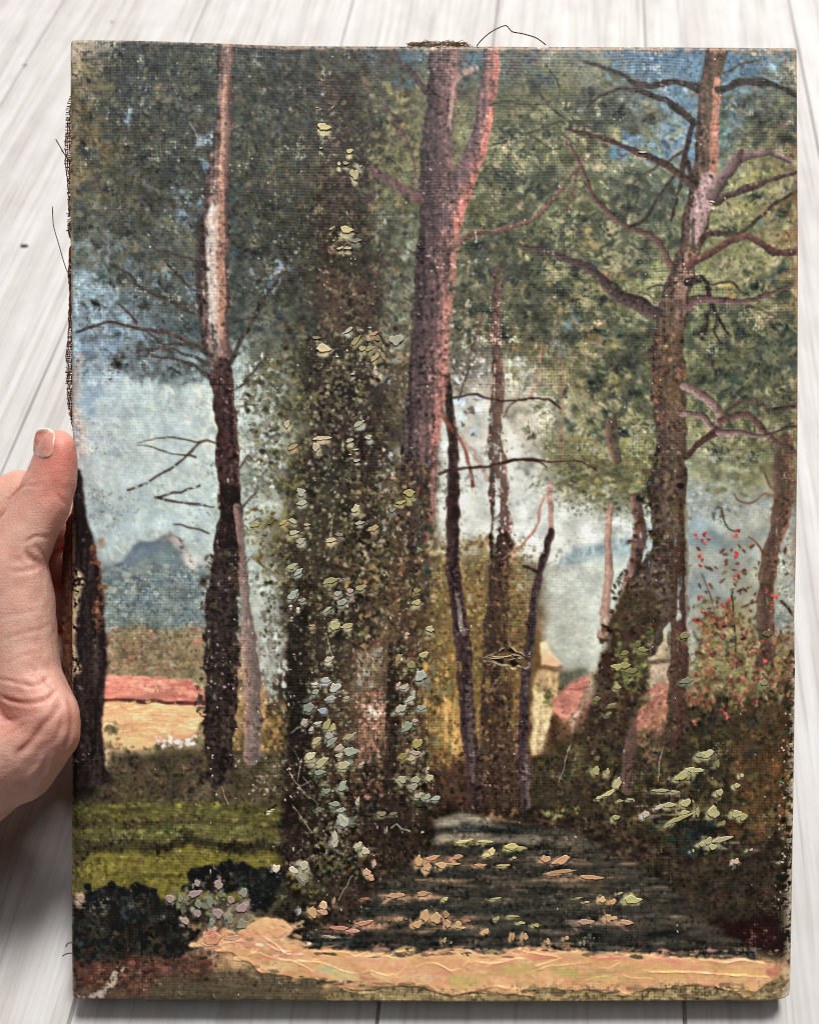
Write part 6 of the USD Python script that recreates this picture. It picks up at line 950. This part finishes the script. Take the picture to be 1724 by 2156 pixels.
CREASE = [([(0, 1466), (25, 1476), (63, 1481), (96, 1473), (119, 1454)], 4.5, 5.0), ([(-10, 1428), (38, 1438), (76, 1443), (107, 1423)], 4, 3.0), ([(33, 1590), (63, 1562), (89, 1529), (112, 1506), (124, 1480)], 7, 5.0),
          ([(134, 1580), (148, 1545), (150, 1504), (140, 1464)], 5, 3.5), ([(108, 1570), (124, 1540), (130, 1505), (128, 1470)], 5, 2.0), ([(0, 1350), (40, 1335), (80, 1326), (112, 1312)], 4, 1.6), ([(10, 1400), (50, 1380), (90, 1372)], 4, 1.4), ([(0, 1300), (50, 1290), (100, 1282)], 4, 1.2),
          ([(20, 1056), (46, 1026), (84, 1020)], 4, 2.6), ([(30, 1042), (56, 1014), (80, 1006)], 3.5, 1.8), ([(117, 1032), (128, 1050), (138, 1064)], 4, 2.2), ([(50, 1142), (76, 1130), (104, 1132)], 4, 2.8), ([(53, 1156), (62, 1172), (82, 1188)], 5, 4.0), ([(75, 1150), (88, 1164), (94, 1178)], 4, 2.4), ([(84, 1192), (60, 1200), (20, 1204)], 5, 2.6),
          ([(0, 1520), (40, 1512), (80, 1500)], 4, 1.2), ([(0, 1555), (30, 1540), (60, 1520)], 4, 1.2), ([(60, 1640), (84, 1610), (90, 1590)], 6, -2.6), ([(96, 1640), (106, 1600), (112, 1585)], 6, -2.0), ([(90, 1430), (106, 1446), (118, 1462)], 3.5, 1.6), ([(60, 1400), (84, 1420), (100, 1440)], 3.5, 1.4)]
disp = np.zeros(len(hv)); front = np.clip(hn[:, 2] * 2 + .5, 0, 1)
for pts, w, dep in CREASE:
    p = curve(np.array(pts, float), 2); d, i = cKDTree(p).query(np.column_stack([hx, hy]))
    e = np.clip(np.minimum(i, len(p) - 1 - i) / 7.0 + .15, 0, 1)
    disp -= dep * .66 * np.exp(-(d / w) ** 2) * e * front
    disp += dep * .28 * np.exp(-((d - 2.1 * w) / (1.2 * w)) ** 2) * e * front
from meshkit import fbm
disp += (fbm(hv / 38.0, 3, seed=4) - .5) * 5.0
hv = hv + hn * disp[:, None]
hand.vertices = hv
# skin colour: blood nearer the surface at the thumb's tip, darker red-brown in the creases
g = lambda x, y, r: np.exp(-(((hx - x) / r) ** 2 + ((hy - y) / r) ** 2))
skin = np.tile(lin((206, 159, 143)), (len(hv), 1)); red = lin((200, 118, 104)); pale = lin((212, 178, 160)); tanc = lin((182, 138, 116))
def tint(w, c):
    global skin
    skin = skin + (c - skin) * np.clip(w, 0, 1)[:, None]
tint(.9 * g(128, 960, 62) + .45 * g(120, 1050, 50), red); tint(.5 * g(60, 1120, 40), pale); tint(.45 * g(40, 1320, 70), pale); tint(.5 * g(20, 1500, 60), red); tint(.35 * g(150, 1520, 40), red)
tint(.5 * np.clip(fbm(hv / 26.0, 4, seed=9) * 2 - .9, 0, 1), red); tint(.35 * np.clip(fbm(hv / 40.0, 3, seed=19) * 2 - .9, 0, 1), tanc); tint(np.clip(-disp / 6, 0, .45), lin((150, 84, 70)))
mat('skin', {'a': ('attribute', {'attribute': 'paint'}), 'g': ('texture_coordinate', {}), 'v': ('voronoi_texture', {'scale': 1500.0, 'feature': 'f1'}), 'n': ('noise_texture', {'scale': 420.0, 'detail': 5, 'roughness': .65}),
             'm': ('mapping', {'rotation': (0, 0, .5), 'scale': (300, 1500, 800)}), 'n2': ('noise_texture', {'scale': 1.0, 'detail': 3}), 'ad': ('math', {'math_type': 'add'}), 'ad2': ('math', {'math_type': 'add'}),
             'b': ('bump', {'strength': 0.5, 'distance': 0.00022}), 'mr': ('map_range', {'from_min': .3, 'from_max': .7, 'to_min': .42, 'to_max': .56}), 'p': ('principled_bsdf', {'subsurface_weight': 0.35, 'subsurface_scale': 0.0022, 'subsurface_radius': (1, .35, .2), 'specular_ior_level': .35})},
    [('a.color', 'p.base_color'), ('g.object', 'v.vector'), ('g.object', 'n.vector'), ('g.object', 'm.vector'), ('m.vector', 'n2.vector'), ('v.distance', 'ad.value1'), ('n.fac', 'ad.value2'), ('ad.value', 'ad2.value1'), ('n2.fac', 'ad2.value2'), ('ad2.value', 'b.height'), ('b.normal', 'p.normal'), ('n.fac', 'mr.value'), ('mr.result', 'p.roughness')])
person = thing('person', 'bare left hand gripping the left edge of the canvas, thumb pointing up', 'person', lean=True)
def to_m(m):
    v = np.array(m.vertices); m = m.copy(); k = U * (F - v[:, 2]) / F; m.vertices = np.column_stack([(v[:, 0] - 862) * k, (1078 + v[:, 1]) * k, v[:, 2] * U]); return m
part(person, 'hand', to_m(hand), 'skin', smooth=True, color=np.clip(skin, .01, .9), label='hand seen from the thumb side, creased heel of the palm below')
# thumbnail: a curved plate on the thumb's outer face
def nail_surface():
    c0 = np.array([93.0, 936.0]); ax = np.array([.10, -1.0]); ax /= np.linalg.norm(ax); sd = np.array([1.0, .10]); sd /= np.linalg.norm(sd)
    nu, nv = 22, 26; vs, cs = [], []
    tree = cKDTree(np.column_stack([hx[hn[:, 2] > .05], hy[hn[:, 2] > .05]])); zz = hv[hn[:, 2] > .05][:, 2]
    for j in range(nv):
        t = j / (nv - 1) * 2 - 1
        half = 22.5 * (1 - .20 * max(0, t) ** 3 - .22 * max(0, -t) ** 3)
        for i in range(nu):
            s = i / (nu - 1) * 2 - 1
            lenr = 35 * (1 - .16 * s * s * (1 if t > 0 else 1.6))
            p = c0 + ax * t * lenr + sd * s * half
            d, k = tree.query(p, k=4); z = np.average(zz[k], weights=1 / (d + 2.0))
            z = max(z, 62) if False else z
            lift = 1.0 + 2.6 * (1 - s * s) + 3.2 * max(0, t - .6) / .4 - 6.5 * max(0, -t - .72) / .28 - 5.0 * max(0, -s - .75) / .25 - 3.0 * max(0, s - .86) / .14 * (t < .5)
            vs.append((p[0], -p[1], z + lift))
            edge = max(np.clip((t - .80) * 9, 0, 1), np.clip((s - .78) * 6, 0, 1) * np.clip((t + .35) * 1.6, 0, 1) * .75)
            base = lin((206, 138, 124)) * (1 - .0 * t) + (lin((204, 160, 150)) - lin((206, 138, 124))) * np.clip((-t - .3) * 1.3, 0, 1)
            cs.append(base + (lin((226, 214, 198)) - base) * edge)
    f = []
    for j in range(nv - 1):
        for i in range(nu - 1):
            a = j * nu + i; f += [(a, a + 1, a + nu + 1), (a, a + nu + 1, a + nu)]
    m = trimesh.Trimesh(vs, f, process=False)
    lo = m.copy(); lo.vertices = np.array(vs) - [0, 0, 3.5]; lo.faces = lo.faces[:, ::-1]
    rim = list(range(nu)) + [nu * j + nu - 1 for j in range(1, nv)] + [nu * (nv - 1) + i for i in range(nu - 2, -1, -1)] + [nu * j for j in range(nv - 2, 0, -1)]
    N = nu * nv; rf = []
    for a, b in zip(rim, rim[1:] + rim[:1]): rf += [(b, a, a + N), (b, a + N, b + N)]
    return trimesh.Trimesh(np.vstack([vs, lo.vertices]), np.vstack([m.faces, lo.faces + N, rf]), process=False), np.vstack([cs, cs])
mat('nail', {'a': ('attribute', {'attribute': 'paint'}), 'g': ('texture_coordinate', {}), 'm': ('mapping', {'scale': (2500, 120, 120)}), 'n': ('noise_texture', {'scale': 1.0, 'detail': 2}), 'b': ('bump', {'strength': .12, 'distance': .0001}), 'p': ('principled_bsdf', {'roughness': .25, 'specular_ior_level': .5, 'subsurface_weight': .15, 'subsurface_scale': .001})},
    [('a.color', 'p.base_color'), ('g.object', 'm.vector'), ('m.vector', 'n.vector'), ('n.fac', 'b.height'), ('b.normal', 'p.normal')])
nm, nc = nail_surface()
part(person, 'thumbnail', to_m(nm), 'nail', smooth=True, color=np.clip(nc, .01, .9), label='short thumbnail with a white free edge')

# ================================================================ crumbs on the floor
mat('crumb_brown', {'p': ('principled_bsdf', {'base_color': (.16, .11, .07), 'roughness': .9})})
for (px, py, s, lab) in [(52, 518, 0.0025, 'largest brown crumb on the pale floor left of the canvas'), (53, 137, 0.0015, 'small dark crumb on the floor near the upper left corner of the canvas'), (236, 46, 0.0012, 'tiny dark crumb on the floor just above the canvas top edge')]:
    b = trimesh.creation.icosphere(2, 1.0); v = np.array(b.vertices); b.vertices = v * (1 + .35 * (fbm(v * 1.7 + px, 2, seed=3)[:, None] - .5)) * np.array([s, s * .42, s * .35])
    x, y = to_floor(px, py); b.apply_translation((x, y, s * .3))
    part(None, 'floor_crumb', b, 'crumb_brown', smooth=True, label=lab, cat='crumb')
